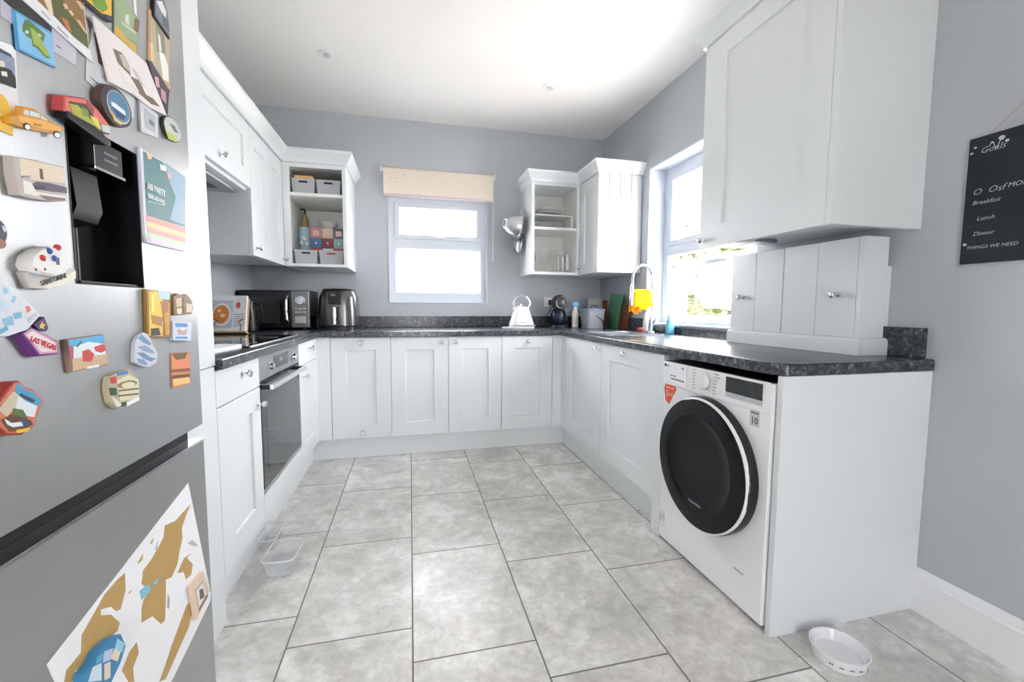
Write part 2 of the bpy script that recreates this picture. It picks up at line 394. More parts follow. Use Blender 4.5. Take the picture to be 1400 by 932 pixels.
# outdoors: ground, garden wall, trees
OUT = mat('pale_paving', (.4, .39, .37), .9, noise=.1, nscale=3)
struct('ground', MB().box(-30, 40, -30, 40, -.4, -.3), OUT, smooth=0)
def brick_material():
    m, N, L, p = nodes('orange_brick'); tc = N.new('ShaderNodeTexCoord'); br = N.new('ShaderNodeTexBrick')
    mp = N.new('ShaderNodeMapping'); mp.inputs['Rotation'].default_value = (R(90), 0, 0); L.new(tc.outputs['Object'], mp.inputs[0]); L.new(mp.outputs[0], br.inputs['Vector'])
    br.inputs['Color1'].default_value = (.09, .045, .025, 1); br.inputs['Color2'].default_value = (.11, .06, .035, 1); br.inputs['Mortar'].default_value = (.11, .1, .08, 1)
    br.inputs['Scale'].default_value = 4.5; L.new(br.outputs['Color'], p.inputs['Base Color']); p.inputs['Roughness'].default_value = .9; return m
LEAF = mat('spring_foliage', (.040, .046, .010), .7, noise=.6, nscale=5)
BARK = mat('tree_bark', srgb(120, 100, 80), .9, noise=.3)
def tree(x, y, hgt, rad, lab, n=900):
    t = thing('tree', (x, y, -.3), lab, 'tree', 'garden trees outside the side window')
    b = MB().tube([(x, y, -.3), (x+.05, y, hgt*.4), (x, y+.05, hgt*.8)], [.1, .08, .03]); b.build('trunk', BARK, t)
    mb = MB()
    for _ in range(n):
        a, e_ = random.uniform(0, 6.283), random.uniform(-.9, 1); r_ = rad*(.55+.5*random.random()); q = math.sqrt(1-e_*e_)
        c = Vector((x+r_*q*math.cos(a), y+r_*q*math.sin(a), hgt*.62+r_*e_*1.05)); s_ = random.uniform(.07, .14)
        M = Matrix.Rotation(random.uniform(0, 6.28), 3, 'Z') @ Matrix.Rotation(random.uniform(0, 3.1), 3, 'X')
        vs = [mb.bm.verts.new(c+M@Vector(p_)*s_) for p_ in ((-1, 0, 0), (0, -.5, .15), (1, 0, 0), (0, .5, .15))]
        mb.bm.faces.new(vs)
    mb.build('crown', LEAF, t, smooth=0)
tree(6.3, 7.2, 2.3, 1.1, 'yellow-green tree outside, right part of the view under the open sash')
tree(6.3, 9.85, 2.65, 1.25, 'leafy green tree outside the side window, next to the brick wall')
tree(9.2, 11.6, 3.3, 1.7, 'larger tree standing further back between the two nearer garden trees', 1300)
tag(MB().box(3.15, 3.5, 4.86, 5.2, -.3, 1.72).build('brick_pier', brick_material(), smooth=0), 'orange brick pier seen through the left edge of the side window', 'brick wall')

# ------------------------------------------------------------------ fitted kitchen
def knob(parent, xf, u, z, r=.0145):
    return MB().lathe([(.009, 0), (.009, .002), (.0055, .005), (.005, .013), (.009, .018), (r, .023), (r*1.02, .027), (r*.86, .032), (r*.45, .0345), (0, .035)], (0, 0, 0), (0, 1, 0), n=20,
        xf=(lambda a, b_, c: xf(u+a, b_, z+c))).build('knob', CHROME, parent, recalc=True)
ZB, ZT = .15, .872
FB, FL, FR = face_B(3.15), face_L(-.646), face_R(1.169)
# --- back run
def base_unit(x0, x1, lab, knobs):
    t = thing('base_cabinet', ((x0+x1)/2, 3.46, ZB), lab, 'cabinet', 'base cabinets along the back wall')
    MB().box(x0+.0005, x1-.0005, 3.151, 3.745, ZB, ZT-.002).build('carcass', PAINT, t, smooth=0)
    d = MB().shaker(x0+.0015, x1-.0015, ZB, ZT-.004, FB, fl=.1, fr=.1, fb=.1, ft=.09).build('door', PAINT, t)
    for u, z in knobs: knob(d, lambda a, b_, c: FB(a, b_+.02, c), u, z)
base_unit(-.538, -.137, 'pale grey base cabinet with two knobs, one at top and one at bottom', [(-.34, .831), (-.335, .194)])
base_unit(-.137, .270, 'pale grey base cabinet under the back window, knob at its top right corner', [(.22, .828)])
base_unit(.270, .671, 'pale grey base cabinet under the back window, knob at its top left corner', [(.322, .828)])
base_unit(.671, 1.075, 'pale grey base cabinet below the white kettle, knob centred at the top', [(.877, .826)])
def post(name, x0, x1, y0, y1, z0, z1, lab, cat='filler panel'):
    return tag(MB().box(x0, x1, y0, y1, z0, z1, .0015).build(name, PAINT), lab, cat)
tag(MB().prism([(-.647, 3.151), (-.647, 3.12), (-.626, 3.12), (-.626, 3.1315), (-.5395, 3.1315), (-.5395, 3.151)], ZB, ZT-.002, 'z').build('corner_panel', PAINT), 'pale grey corner filler joining the left run to the back cabinets', 'filler panel')
tag(MB().prism([(1.0765, 3.151), (1.0765, 3.1315), (1.149, 3.1315), (1.149, 3.03), (1.169, 3.03), (1.169, 3.151)], ZB, ZT-.002, 'z').build('corner_panel', PAINT), 'pale grey corner filler joining the back cabinets to the sink run', 'filler panel')
# --- right run (sink)
def right_unit(y0, y1, lab, ku, kz):
    t = thing('sink_cabinet', (1.47, (y0+y1)/2, ZB), lab, 'cabinet', 'cabinets of the sink run')
    mb = MB(); mb.box(1.17, 1.745, y0+.0005, y1-.0005, ZB, ZB+.018); mb.box(1.17, 1.745, y0+.0005, y0+.018, ZB+.018, ZT-.002)
    mb.box(1.17, 1.745, y1-.018, y1-.0005, ZB+.018, ZT-.002); mb.box(1.735, 1.745, y0+.018, y1-.018, ZB+.018, ZT-.002)
    mb.build('carcass', PAINT, t, smooth=0)
    d = MB().shaker(y0+.0015, y1-.0015, ZB, ZT-.004, FR, fl=.1, fr=.1, fb=.1, ft=.095).build('door', PAINT, t)
    knob(d, lambda a, b_, c: FR(a, b_+.02, c), ku, kz)
right_unit(2.417, 3.029, 'pale grey sink run cabinet nearest the back corner, one knob near its right edge', 2.464, .831)
right_unit(1.806, 2.416, 'pale grey sink run cabinet beside the washing machine, one knob near its left edge', 2.103, .833)
post('end_panel', 1.139, 1.745, 1.734, 1.8045, 0, ZT-.002, 'narrow pale grey panel between sink cabinet and washing machine', 'panel')
post('end_panel', 1.139, XR-.001, 1.088, 1.110, 0, ZT-.002, 'large pale grey end panel closing the worktop run beside the washing machine', 'panel')
# --- left run
t = thing('drawer_cabinet', (-.93, 1.785, ZB), 'pale grey cabinet with drawer over door, left of the oven', 'cabinet', 'drawer cabinets beside the oven')
MB().box(XL+.03, -.647, 1.5755, 1.994, ZB, ZT-.002).build('carcass', PAINT, t, smooth=0)
d = MB().box(1.577, 1.9935, 0, .02, .744, ZT-.004, .002, xf=FL).build('drawer', PAINT, t, recalc=True); knob(d, lambda a, b_, c: FL(a, b_+.02, c), 1.81, .825)
d = MB().shaker(1.577, 1.9935, ZB, .739, FL, fl=.105, fr=.1, fb=.1, ft=.085).build('door', PAINT, t); knob(d, lambda a, b_, c: FL(a, b_+.02, c), 1.962, .672)
t = thing('drawer_cabinet', (-.93, 2.9, ZB), 'pale grey cabinet with drawer over door, between oven and back corner', 'cabinet', 'drawer cabinets beside the oven')
MB().box(XL+.03, -.647, 2.6505, 3.119, ZB, ZT-.002).build('carcass', PAINT, t, smooth=0)
d = MB().box(2.652, 3.118, 0, .02, .735, ZT-.004, .002, xf=FL).build('drawer', PAINT, t, recalc=True); knob(d, lambda a, b_, c: FL(a, b_+.02, c), 2.905, .82)
d = MB().shaker(2.652, 3.118, ZB, .73, FL, fb=.1).build('door', PAINT, t); knob(d, lambda a, b_, c: FL(a, b_+.02, c), 2.735, .668)
# --- fridge side panels
post('tower_panel', XL+.001, -.626, 1.19, 1.5745, 0, .884, 'pale grey panel between fridge and drawer cabinet, below worktop height', 'panel')
tag(MB().box(XL+.001, -.626, 1.19, 1.583, .8865, H-.003, .002).build('tower_panel', PAINT), 'tall pale grey panel between fridge and wall cupboards, reaching the ceiling', 'panel')
# --- plinths
def plinth(lab, *b_): tag(MB().box(*b_, bev=.001).build('plinth', PAINT), lab, 'plinth', 'kitchen plinths')
plinth('pale grey plinth board under the oven and left cabinets', -.693, -.675, 1.5755, 3.1715, 0, .149)
plinth('pale grey plinth board under the back wall cabinets', -.693, 1.208, 3.172, 3.19, 0, .149)
plinth('pale grey plinth board under the sink run cabinets', 1.19, 1.208, 1.806, 3.1715, 0, .149)
# --- worktop with upstand
tw = thing('worktop', (0, 3.4, ZT), 'charcoal stone-effect worktop running around three sides of the kitchen', 'worktop')
pts = [(XL+.001, 1.585), (-.606, 1.585), (-.606, 3.11), (1.129, 3.11), (1.129, 1.150), (1.136, 1.118), (1.158, 1.094), (1.19, 1.085), (XR-.001, 1.085), (XR-.001, D-.001), (XL+.001, D-.001)]
b = bmesh.new()
lo = [b.verts.new((x, y, ZT)) for x, y in pts]; hi = [b.verts.new((x, y, .91)) for x, y in pts]
b.faces.new(hi); b.faces.new(lo[::-1])
for i in range(len(pts)): b.faces.new((lo[i], lo[(i+1) % len(pts)], hi[(i+1) % len(pts)], hi[i]))
bmesh.ops.recalc_face_normals(b, faces=b.faces[:])
es = [e for e in b.edges if all(abs(v.co.z-.91) < 1e-5 for v in e.verts) and all(XL+.01 < (e.verts[0].co.x+e.verts[1].co.x)/2 < XR-.01 and (e.verts[0].co.y+e.verts[1].co.y)/2 < D-.01 for _ in (0,))]
bmesh.ops.bevel(b, geom=es, offset=.009, segments=3, profile=.5, affect='EDGES')
# opening for the sink
SX0, SX1, SYA, SYB = 1.25, 1.58, 2.46, 2.84
cut = bmesh.new(); bmesh.ops.create_cube(cut, size=1)
mb = MB(); mb.merge(b); slab = mb.build('worktop_slab', WORKTOP, tw)
cm = bpy.data.meshes.new('c')
for v in cut.verts: v.co = Vector(((SX0+SX1)/2+v.co.x*(SX1-SX0), (SYA+SYB)/2-3.4+v.co.y*(SYB-SYA), v.co.z*.3))
cut.to_mesh(cm); cut.free(); cobj = bpy.data.objects.new('c', cm); C.objects.link(cobj); cobj.parent = tw
md = slab.modifiers.new('b', 'BOOLEAN'); md.object = cobj; md.operation = 'DIFFERENCE'; md.solver = 'EXACT'
bpy.context.view_layer.update()
nm = bpy.data.meshes.new_from_object(slab.evaluated_get(bpy.context.evaluated_depsgraph_get()))
slab.modifiers.clear(); slab.data = nm; bpy.data.objects.remove(cobj)
mb = MB(); U = .02
mb.box(XL+U, XR-U, D-U, D-.001, .9105, 1.005, .002); mb.box(XR-U, XR-.001, SY1+.002, D-.001, .9105, 1.005, .002)
mb.box(XL+.001, XL+U, 2.0, D-.001, .9105, 1.005, .002)
mb.box(XR-U, XR-.001, SY0+.03, SY1+.002, .9105, .955, .002); mb.box(XR-U, XR-.001, 1.112, SY0+.03, .9105, 1.018, .002)
up_ = mb.build('upstand', WORKTOP, tw)

# ------------------------------------------------------------------ helper: cut a box-shaped hole
def cut_box(o, x0, x1, y0, y1, z0, z1):
    b = bmesh.new(); bmesh.ops.create_cube(b, size=1)
    for v in b.verts: v.co = Vector(((x0+x1)/2+v.co.x*(x1-x0), (y0+y1)/2+v.co.y*(y1-y0), (z0+z1)/2+v.co.z*(z1-z0)))
    m = bpy.data.meshes.new('c'); b.to_mesh(m); b.free(); c = bpy.data.objects.new('c', m); C.objects.link(c)
    md = o.modifiers.new('b', 'BOOLEAN'); md.object = c; md.operation = 'DIFFERENCE'; md.solver = 'EXACT'
    bpy.context.view_layer.update()
    nm = bpy.data.meshes.new_from_object(o.evaluated_get(bpy.context.evaluated_depsgraph_get()))
    o.modifiers.clear(); o.data = nm; bpy.data.objects.remove(c)
    try: nm.set_sharp_from_angle(angle=R(35))
    except Exception: pass

# ------------------------------------------------------------------ wall cupboards, left
FWL = face_L(-.856)
HB, LB, LT = 1.728, 1.362, 2.065
t = thing('wall_cabinet', (-1.03, 2.31, HB), 'short pale grey wall cupboard above the cooker hood', 'cabinet', 'wall cupboards on the left wall')
MB().box(XL+.001, -.857, 1.86, 2.6505, HB, LT).build('carcass', PAINT, t, smooth=0)
d = MB().shaker(1.862, 2.649, HB-.006, LT-.002, FWL, fl=.1, fr=.09, fb=.09, ft=.09).build('door', PAINT, t); knob(d, lambda a, b_, c: FWL(a, b_+.02, c), 2.262, 1.775)
t = thing('wall_cabinet', (-1.03, 2.95, LB), 'taller pale grey wall cupboard beside the open shelves, two doors with knobs low down', 'cabinet', 'wall cupboards on the left wall')
MB().box(XL+.001, -.857, 2.652, 3.26, LB, LT).build('carcass', PAINT, t, smooth=0)
d = MB().shaker(2.653, 2.9565, LB+.002, LT-.002, FWL, fl=.07, fr=.07).build('door', PAINT, t); knob(d, lambda a, b_, c: FWL(a, b_+.02, c), 2.70, 1.41)
d = MB().shaker(2.9575, 3.2575, LB+.002, LT-.002, FWL, fl=.07, fr=.09).build('door', PAINT, t); knob(d, lambda a, b_, c: FWL(a, b_+.02, c), 3.215, 1.405)
ho = thing('cooker_hood', (-1.03, 2.31, HB-.04), 'flat grey cooker hood tucked under the short wall cupboard', 'cooker hood')
mb = MB(); mb.box(XL+.01, -.90, 1.9, 2.645, HB-.035, HB-.001, .003); mb.build('hood_body', mat('satin_grey_metal', (.42, .43, .44), .4, .6), ho)
MB().box(-.90, -.858, 1.9, 2.648, HB-.022, HB-.001, .003).build('pelmet', PAINT, ho)
MB().box(-1.17, -.96, 2.0, 2.55, HB-.039, HB-.035, .001).build('filter', mat('dark_metal_mesh', (.14, .14, .15), .5, .6, noise=.3, nscale=400), ho)
# open shelf unit, left
def open_unit(x0, x1, y0, z0, z1, sl, sr, sb, st, zs0, zs1, lab):
    t = thing('open_shelf_unit', ((x0+x1)/2, (y0+D)/2, z0), lab, 'shelf unit')
    mb = MB(); mb.box(x0, x0+.02, y0+.001, D-.001, z0, z1); mb.box(x1-.02, x1, y0+.001, D-.001, z0, z1)
    mb.box(x0+.02, x1-.02, y0+.001, D-.001, z1-.02, z1); mb.box(x0+.02, x1-.02, y0+.001, D-.001, z0, z0+sb-.002)
    mb.build('carcass', PAINT, t, smooth=0)
    mb = MB(); mb.box(x0+.0202, x0+.022, y0+.01, D-.012, z0+sb-.002, z1-.02); mb.box(x1-.022, x1-.0202, y0+.01, D-.012, z0+sb-.002, z1-.02); mb.box(x0+.02, x1-.02, D-.012, D-.004, z0+sb-.002, z1-.02)
    mb.build('lining', INSIDE, t, smooth=0)
    mb = MB(); mb.box(x0, x0+sl, y0-.018, y0, z0, z1, .001); mb.box(x1-sr, x1, y0-.018, y0, z0, z1, .001); mb.box(x0+sl, x1-sr, y0-.018, y0, z0, z0+sb, .001); mb.box(x0+sl, x1-sr, y0-.018, y0, z1-st, z1, .001)
    mb.build('face_frame', PAINT, t)
    MB().box(x0+.022, x1-.022, y0-.012, D-.012, zs0, zs1, .001).build('shelf', INSIDE, t)
    return t
open_unit(-.836, -.427, 3.281, LB, LT, .045, .026, .02, .028, 1.846, 1.868, 'open wall shelves at left of the back window holding grey bins and small boxes')
cp = lambda z: [(0, z), (.012, z), (.014, z+.018), (.022, z+.03), (.044, z+.062), (.05, z+.068), (.05, z+.085), (0, z+.085)]
tag(MB().sweep([(-.836, 1.86), (-.836, 3.262), (-.427, 3.262), (-.427, D-.001)], cp(LT+.001)).build('cornice', PAINT), 'pale grey cornice moulding on top of the left wall cupboards', 'cornice')
# --- right corner wall units
RB, RT = 1.359, 2.105
open_unit(.978, 1.400, 3.432, RB, RT, .025, .03, .022, .022, 1.728, 1.75, 'open wall shelves at right of the back window holding plates and glasses')
t = thing('wall_cabinet', (1.58, 3.4, RB), 'pale grey corner wall cupboard with grooved side, right of the open shelves', 'cabinet', 'cupboards on the right wall')
MB().box(1.421, XR-.001, 3.078, D-.001, RB, RT).build('carcass', PAINT, t, smooth=0)
FWR = face_R(1.421)
d = MB().shaker(3.062, 3.411, RB+.002, RT-.002, FWR, fw=.085).build('door', PAINT, t); knob(d, lambda a, b_, c: FWR(a, b_+.02, c), 3.375, 1.42)
mb = MB()
for i in range(4):
    a = 1.4015+i*.0925; mb.box(a, a+.0865, 3.057, 3.0775, RB, RT, .003)
mb.build('side_panel', PAINT, t)
tag(MB().sweep([(.978, D-.001), (.978, 3.412), (1.401, 3.412), (1.401, 3.057), (XR-.001, 3.057)], cp(RT+.001)).build('cornice', PAINT), 'pale grey cornice moulding on top of the right corner cupboards', 'cornice')
# --- large wall cabinet at right
UB, UT = 1.367, 2.29
t = thing('wall_cabinet', (1.57, 1.49, UB), 'large pale grey wall cupboard nearest the camera above the worktop box', 'cabinet', 'cupboards on the right wall')
MB().box(1.385, XR-.001, 1.18, 1.82, UB+.03, UT).build('carcass', PAINT, t, smooth=0)
MB().box(1.366, XR-.001, 1.158, 1.1795, UB, UT, .001).build('end_panel', PAINT, t)
FU = face_R(1.384)
d = MB().shaker(1.181, 1.821, UB, UT-.002, FU, fl=.095, fr=.14, fb=.1, ft=.085).build('door', PAINT, t); knob(d, lambda a, b_, c: FU(a, b_+.02, c), 1.785, 1.405)
mb = MB(); mb.box(1.387, XR-.001, 1.181, 1.20, UB+.004, UB+.029); mb.box(1.387, 1.41, 1.20, 1.819, UB+.004, UB+.029)
mb.build('light_rail', PAINT, t)
mb = MB(); mb.box(1.50, 1.62, 1.62, 1.80, UB+.014, UB+.0295, .003); mb.build('cabinet_light', STEEL, t)
tag(MB().sweep([(XR-.001, 1.822), (1.364, 1.822), (1.364, 1.157), (XR-.001, 1.157)], cp(UT+.001)).build('cornice', PAINT), 'pale grey cornice moulding on top of the large right cupboard', 'cornice')
# --- boxed cupboard standing on the worktop
t = thing('worktop_cupboard', (1.70, 1.57, .911), 'pale grey boarded cupboard on the worktop with two chrome knobs', 'cupboard')
MB().prism([(1.652, .911), (1.7495, .911), (1.7495, 1.352), (1.652, 1.352)], 1.2625, 1.904, 'y').build('carcass', PAINT, t, smooth=0)
MB().box(1.631, 1.7495, 1.2435, 1.262, .975, 1.353, .001).build('end_panel', PAINT, t)
MB().box(1.7505, XR-.001, 1.244, 1.275, 1.0195, 1.245, .001).build('scribe_strip', PAINT, t)
FC = face_R(1.651)
def planks(y0, y1, k): # a boarded door
    mb = MB(); n = (y1-y0)/2
    for i in range(2): mb.box(y0+n*i+.001, y0+n*(i+1)-.001, 0, .02, .976, 1.352, .0012, xf=FC)
    d = mb.build('door', PAINT, t, recalc=True); knob(d, lambda a, b_, c: FC(a, b_+.02, c), k, 1.14)
planks(1.263, 1.588, 1.335); planks(1.591, 1.904, 1.822)
MB().sweep([(1.631, 1.904), (1.631, 1.2425), (1.7495, 1.2425)], [(0, .911), (.018, .911), (.018, .962), (.014, .97), (.006, .975), (0, .975)]).build('base_moulding', PAINT, t)

# ------------------------------------------------------------------ oven, hob
t = thing('built_in_oven', (-.93, 2.32, .262), 'built-in electric oven with steel panel and black glass door', 'oven')
MB().box(XL+.05, -.647, 1.996, 2.649, .262, ZT-.003).build('oven_body', STEEL, t, smooth=0)
OVS = mat('oven_panel_steel', (.36, .38, .40), .35, .85, noise=.04, nscale=60)
cpn = MB().box(1.998, 2.647, 0, .022, .765, ZT-.004, .002, xf=FL).build('control_panel', OVS, t, recalc=True)
mb = MB().box(2.185, 2.425, .0221, .0235, .79, .85, .0005, xf=FL); dsp = mb.build('display', GLOSSBLACK, cpn, recalc=True)
mb = MB(); text_into(mb, '12:00', .022, FL, 2.27, .0236, .818); mb.build('clock_digits', mat('display_digits', (.6, .65, .7), .4), dsp)
for yk in (2.115, 2.505):
    mb = MB(); mb.lathe([(.021, .0222), (.021, .027), (.016, .029), (.0155, .042), (.013, .045), (0, .045)], (0, 0, 0), (0, 1, 0), n=24, xf=lambda a, b_, c: FL(yk+a, b_, .812+c))
    mb.build('dial', CHROME, cpn, recalc=True)
dr = MB().box(1.998, 2.647, 0, .022, .285, .757, .002, xf=FL).build('oven_door', GLOSSBLACK, t, recalc=True)
mb = MB(); mb.box(2.06, 2.585, .0221, .0226, .36, .69, xf=FL); mb.build('door_window', mat('smoked_glass', (.05, .055, .058), .08), dr, recalc=True)
MB().box(2.0, 2.645, 0, .02, .264, .2835, .002, xf=FL).build('vent_trim', STEEL, t, recalc=True)
hd = MB().box(2.01, 2.635, .052, .068, .722, .746, .004, xf=FL).build('handle', CHROME, dr, recalc=True)
for a in (2.012, 2.615): MB().box(a, a+.018, .0222, .0525, .724, .744, .001, xf=FL).build('handle_bracket', BLACK, hd, recalc=True)
post('appliance_filler', -.645, -.626, 1.996, 2.649, ZB, .2605, 'plain pale grey strip under the oven door', 'filler panel')
t = thing('induction_hob', (-.9, 2.34, .911), 'flat black glass induction hob set on the left worktop', 'hob')
MB().box(-1.15, -.655, 1.98, 2.76, .9105, .9155, .002).build('hob_glass', GLOSSBLACK, t)
for a in (-.6549, -1.154): MB().box(a, a+.0035, 1.978, 2.762, .9105, .9165, .001).build('edge_trim', STEEL, t)
for cx, cy, rr in ((-.78, 2.17, .09), (-1.02, 2.17, .075), (-.78, 2.55, .075), (-1.02, 2.55, .09)):
    MB().tube([(cx+rr*math.cos(k/24*6.2832), cy+rr*math.sin(k/24*6.2832), .9156) for k in range(24)], .0008, n=4, closed=True).build('cooking_zone', mat('hob_markings', (.25, .25, .26), .4), t)

# ------------------------------------------------------------------ sink and tap
t = thing('sink', (1.415, 2.65, .75), 'stainless steel sink set into the worktop in front of the side window', 'sink')
mb = MB(); x0, x1, y0, y1 = SX0+.002, SX1-.002, SYA+.002, SYB-.002
mb.box(x0-.018, x0+.004, y0-.018, y1+.018, .9103, .9135, .001); mb.box(x1-.004, x1+.018, y0-.018, y1+.018, .9103, .9135, .001)
mb.box(x0, x1, y0-.018, y0+.004, .9103, .9135, .001); mb.box(x0, x1, y1-.004, y1+.018, .9103, .9135, .001); mb.build('rim', CHROME, t)
mb = MB()
for a in ((x0, x0+.002, y0, y1, .75, .9102), (x1-.002, x1, y0, y1, .75, .9102), (x0, x1, y0, y0+.002, .75, .9102), (x0, x1, y1-.002, y1, .75, .9102), (x0, x1, y0, y1, .748, .75)): mb.box(*a)
mb.build('basin', STEEL, t, smooth=0)
MB().lathe([(.028, .7502), (.028, .753), (.02, .7535), (0, .7535)], (1.415, 2.65, 0)).build('drain', CHROME, t)
tp = thing('kitchen_tap', (1.66, 2.70, .911), 'tall arched chrome kitchen tap with pull-down spray', 'tap')
def T(dx, dz): # in the plane of the arch, towards the room corner
    return (1.66-dx*.985, 2.70-dx*.17, .911+dz)
MB().lathe([(.026, .0), (.026, .004), (.02, .008), (.019, .085), (.017, .1), (.009, .105), (.009, .12)], (1.66, 2.70, .911)).build('tap_body', CHROME, tp)
MB().tube([(1.66, 2.70, .98), (1.65, 2.655, .985), (1.65, 2.635, 1.02)], .006).build('lever', CHROME, tp)
pth = [T(0, .1), T(0, .37)]+[T(.088*(1-math.cos(k/12*math.pi)), .37+.10*math.sin(k/12*math.pi)) for k in range(1, 13)]+[T(.176, .32)]
MB().tube(pth, .008).build('spout', CHROME, tp)
MB().tube([T(.176, .335), T(.177, .30), T(.179, .23), T(.18, .19)], [.009, .013, .013, .011], n=14).build('spray_head', CHROME, tp)
MB().tube([T(0, .288), T(.176, .288)], .0045).build('support_arm', CHROME, tp)
MB().tube([T(0, .278), T(0, .298)], .0125, n=14).build('clamp', CHROME, tp)

# ------------------------------------------------------------------ washing machine
X0 = 1.13; FW = face_R(X0)
WM = mat('washer_white_enamel', srgb(240, 240, 242), .28, noise=.01)
t = thing('washing_machine', (1.42, 1.42, 0), 'white front-loading washing machine with round black door', 'washing machine')
MB().box(X0, 1.69, 1.118, 1.722, .018, .843, .006).build('casing', WM, t)
MB().box(X0+.003, 1.688, 1.12, 1.72, .8434, .8465, .001).build('gap_shade_sheet', BLACK, t)  # added dark sheet, stands for the shade in the gap under the worktop
mb = MB()
for y in (1.16, 1.68):
    for x in (1.17, 1.65): mb.lathe([(.02, 0), (.02, .01), (.01, .012), (.01, .019)], (x, y, 0), n=12)
mb.build('foot', BLACK, t)
cpn = MB().box(1.12, 1.72, .0002, .006, .742, .845, .003, xf=FW).build('control_panel', WM, t, recalc=True)
FP = face_R(X0-.0062)
dw = MB().box(1.545, 1.708, 0, .003, .749, .839, .002, xf=FP).build('detergent_drawer', WM, cpn, recalc=True)
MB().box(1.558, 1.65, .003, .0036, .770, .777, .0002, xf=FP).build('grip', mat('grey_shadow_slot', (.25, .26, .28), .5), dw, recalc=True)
INK = mat('dark_grey_print', (.06, .06, .065), .5); GREYINK = mat('grey_print', (.42, .42, .44), .5)
flip = lambda f: (lambda a, b_, c: f(-a, b_, c))      # so lettering reads left to right on a -x face
FPI = flip(FP); FWI = flip(FW)
mb = MB(); mb.lathe([(.0075, 0), (.0075, .0006), (0, .0006)], (0, 0, 0), (0, 1, 0), n=20, xf=lambda a, b_, c: FP(1.694+a, b_+.0031, .829+c)); text_into(mb, 'LG', .015, FPI, -1.683, .0031, .824)
text_into(mb, '9kg', .012, FPI, -1.578, .0031, .824); text_into(mb, 'DIRECT DRIVE', .006, FPI, -1.655, .0031, .786); mb.build('lettering', INK, dw, recalc=True)
mb = MB(); mb.lathe([(.034, 0), (.034, .004), (.0325, .006), (.0, .006)], (0, 0, 0), (0, 1, 0), n=32, xf=lambda a, b_, c: FP(1.432+a, b_, .799+c)); mb.build('dial_ring', CHROME, cpn, recalc=True)
mb = MB(); mb.lathe([(.0285, .006), (.0285, .022), (.0265, .026), (0, .026)], (0, 0, 0), (0, 1, 0), n=32, xf=lambda a, b_, c: FP(1.432+a, b_, .799+c)); mb.build('program_dial', WHITEP, cpn, recalc=True)
mb = MB()
for k in range(7):
    text_into(mb, ['Cotton', 'Cotton+', 'Mixed', 'Easy Care', 'Silent', 'Wool', 'Drying'][k], .0072, FPI, -1.508, .0002, .832-k*.0125)
    text_into(mb, ['Eco 40-60', 'TurboWash', 'Speed 14', 'Duvet', 'Sports', 'Rinse', 'Steam'][k], .0072, FPI, -1.385, .0002, .832-k*.0125)
mb.build('programme_names', GREYINK, cpn, recalc=True)
ds = MB().box(1.150, 1.318, 0, .002, .780, .836, .001, xf=FP).build('display', GLOSSBLACK, cpn, recalc=True)
MB().box(1.150, 1.318, 0, .0014, .762, .779, .001, xf=FP).build('button_strip', mat('pale_grey_keys', srgb(190, 192, 196), .4), cpn, recalc=True)
# door
DY, DZ = 1.415, .475
dx = lambda f: (lambda a, b_, c: f(DY+a, b_, DZ+c))
dr = MB().lathe([(.262, 0), (.263, .022), (.259, .030), (.25, .031), (0, .031)], (0, 0, 0), (0, 1, 0), n=72, xf=dx(FW)).build('door', BLACK, t, recalc=True, smooth=30)
mb = MB().lathe([(.2535, .0312), (.2585, .0312), (.2595, .034), (.2595, .041), (.2575, .044), (.2535, .044)], (0, 0, 0), (0, 1, 0), n=72, xf=dx(FW), cap=False)
mb.build('door_ring', WM, dr, recalc=True, smooth=30)
mb = MB().lathe([(.2533, .0312), (.2533, .044), (.247, .048), (.195, .0505), (.182, .049), (.168, .040), (.12, .034), (0, .032)], (0, 0, 0), (0, 1, 0), n=72, xf=dx(FW))
mb.build('door_glass', mat('washer_door_glass', (.006, .007, .009), .12, spec=.25, noise=.05), dr, recalc=True, smooth=50)
mb = MB(); text_into(mb, 'Direct Drive', .014, FWI, -DY-.005, .041, DZ-.168, font_align='CENTER'); mb.build('lettering', mat('pale_print', (.45, .5, .58), .5), dr, recalc=True)
MB().tube([FW(DY-.247, .03, DZ+.07), FW(DY-.254, .035, DZ+.02), FW(DY-.256, .035, DZ-.02), FW(DY-.249, .03, DZ-.07)], .005).build('door_handle', BLACK, dr)
# stickers
mb = MB().prism([(1.703, .742), (1.63, .742), (1.622, .728), (1.632, .713), (1.672, .652), (1.70, .668), (1.712, .72)], .0062, .0068, 'x', xf=lambda a, b_, c: (X0-a+.006, b_, c))
st = mb.build('sticker', mat('orange_sticker', srgb(228, 84, 50), .45), t, recalc=True); st['label'] = 'orange triangular sticker'
mb = MB(); text_into(mb, '2', .036, FWI, -1.697, .001, .69); text_into(mb, 'in', .02, FWI, -1.676, .001, .692); text_into(mb, '1', .03, FWI, -1.658, .001, .69); text_into(mb, 'WASH + DRY', .010, FWI, -1.698, .001, .724); mb.build('lettering', WHITEP, st, recalc=True)
st = MB().box(1.165, 1.205, .0002, .0008, .685, .742, xf=FW).build('sticker', mat('silver_sticker', srgb(205, 206, 210), .35), t, recalc=True); st['label'] = 'small silver sticker'
mb = MB(); text_into(mb, '10', .034, FWI, -1.185, .0009, .694, font_align='CENTER', sxy=.95); text_into(mb, 'INVERTER', .0075, FWI, -1.185, .0009, .729, font_align='CENTER'); mb.build('lettering', INK, st, recalc=True)
mb = MB(); mb.tube([FW(1.695+.018*math.cos(k/20*6.2832), .0006, .112+.036*math.sin(k/20*6.2832)) for k in range(20)], .0009, n=5, closed=True)
for k in range(6): mb.box(1.683, 1.707, 0, .0006, .098+k*.006, .1005+k*.006, xf=FW)
mb.build('energy_label', GREYINK, t, recalc=True)
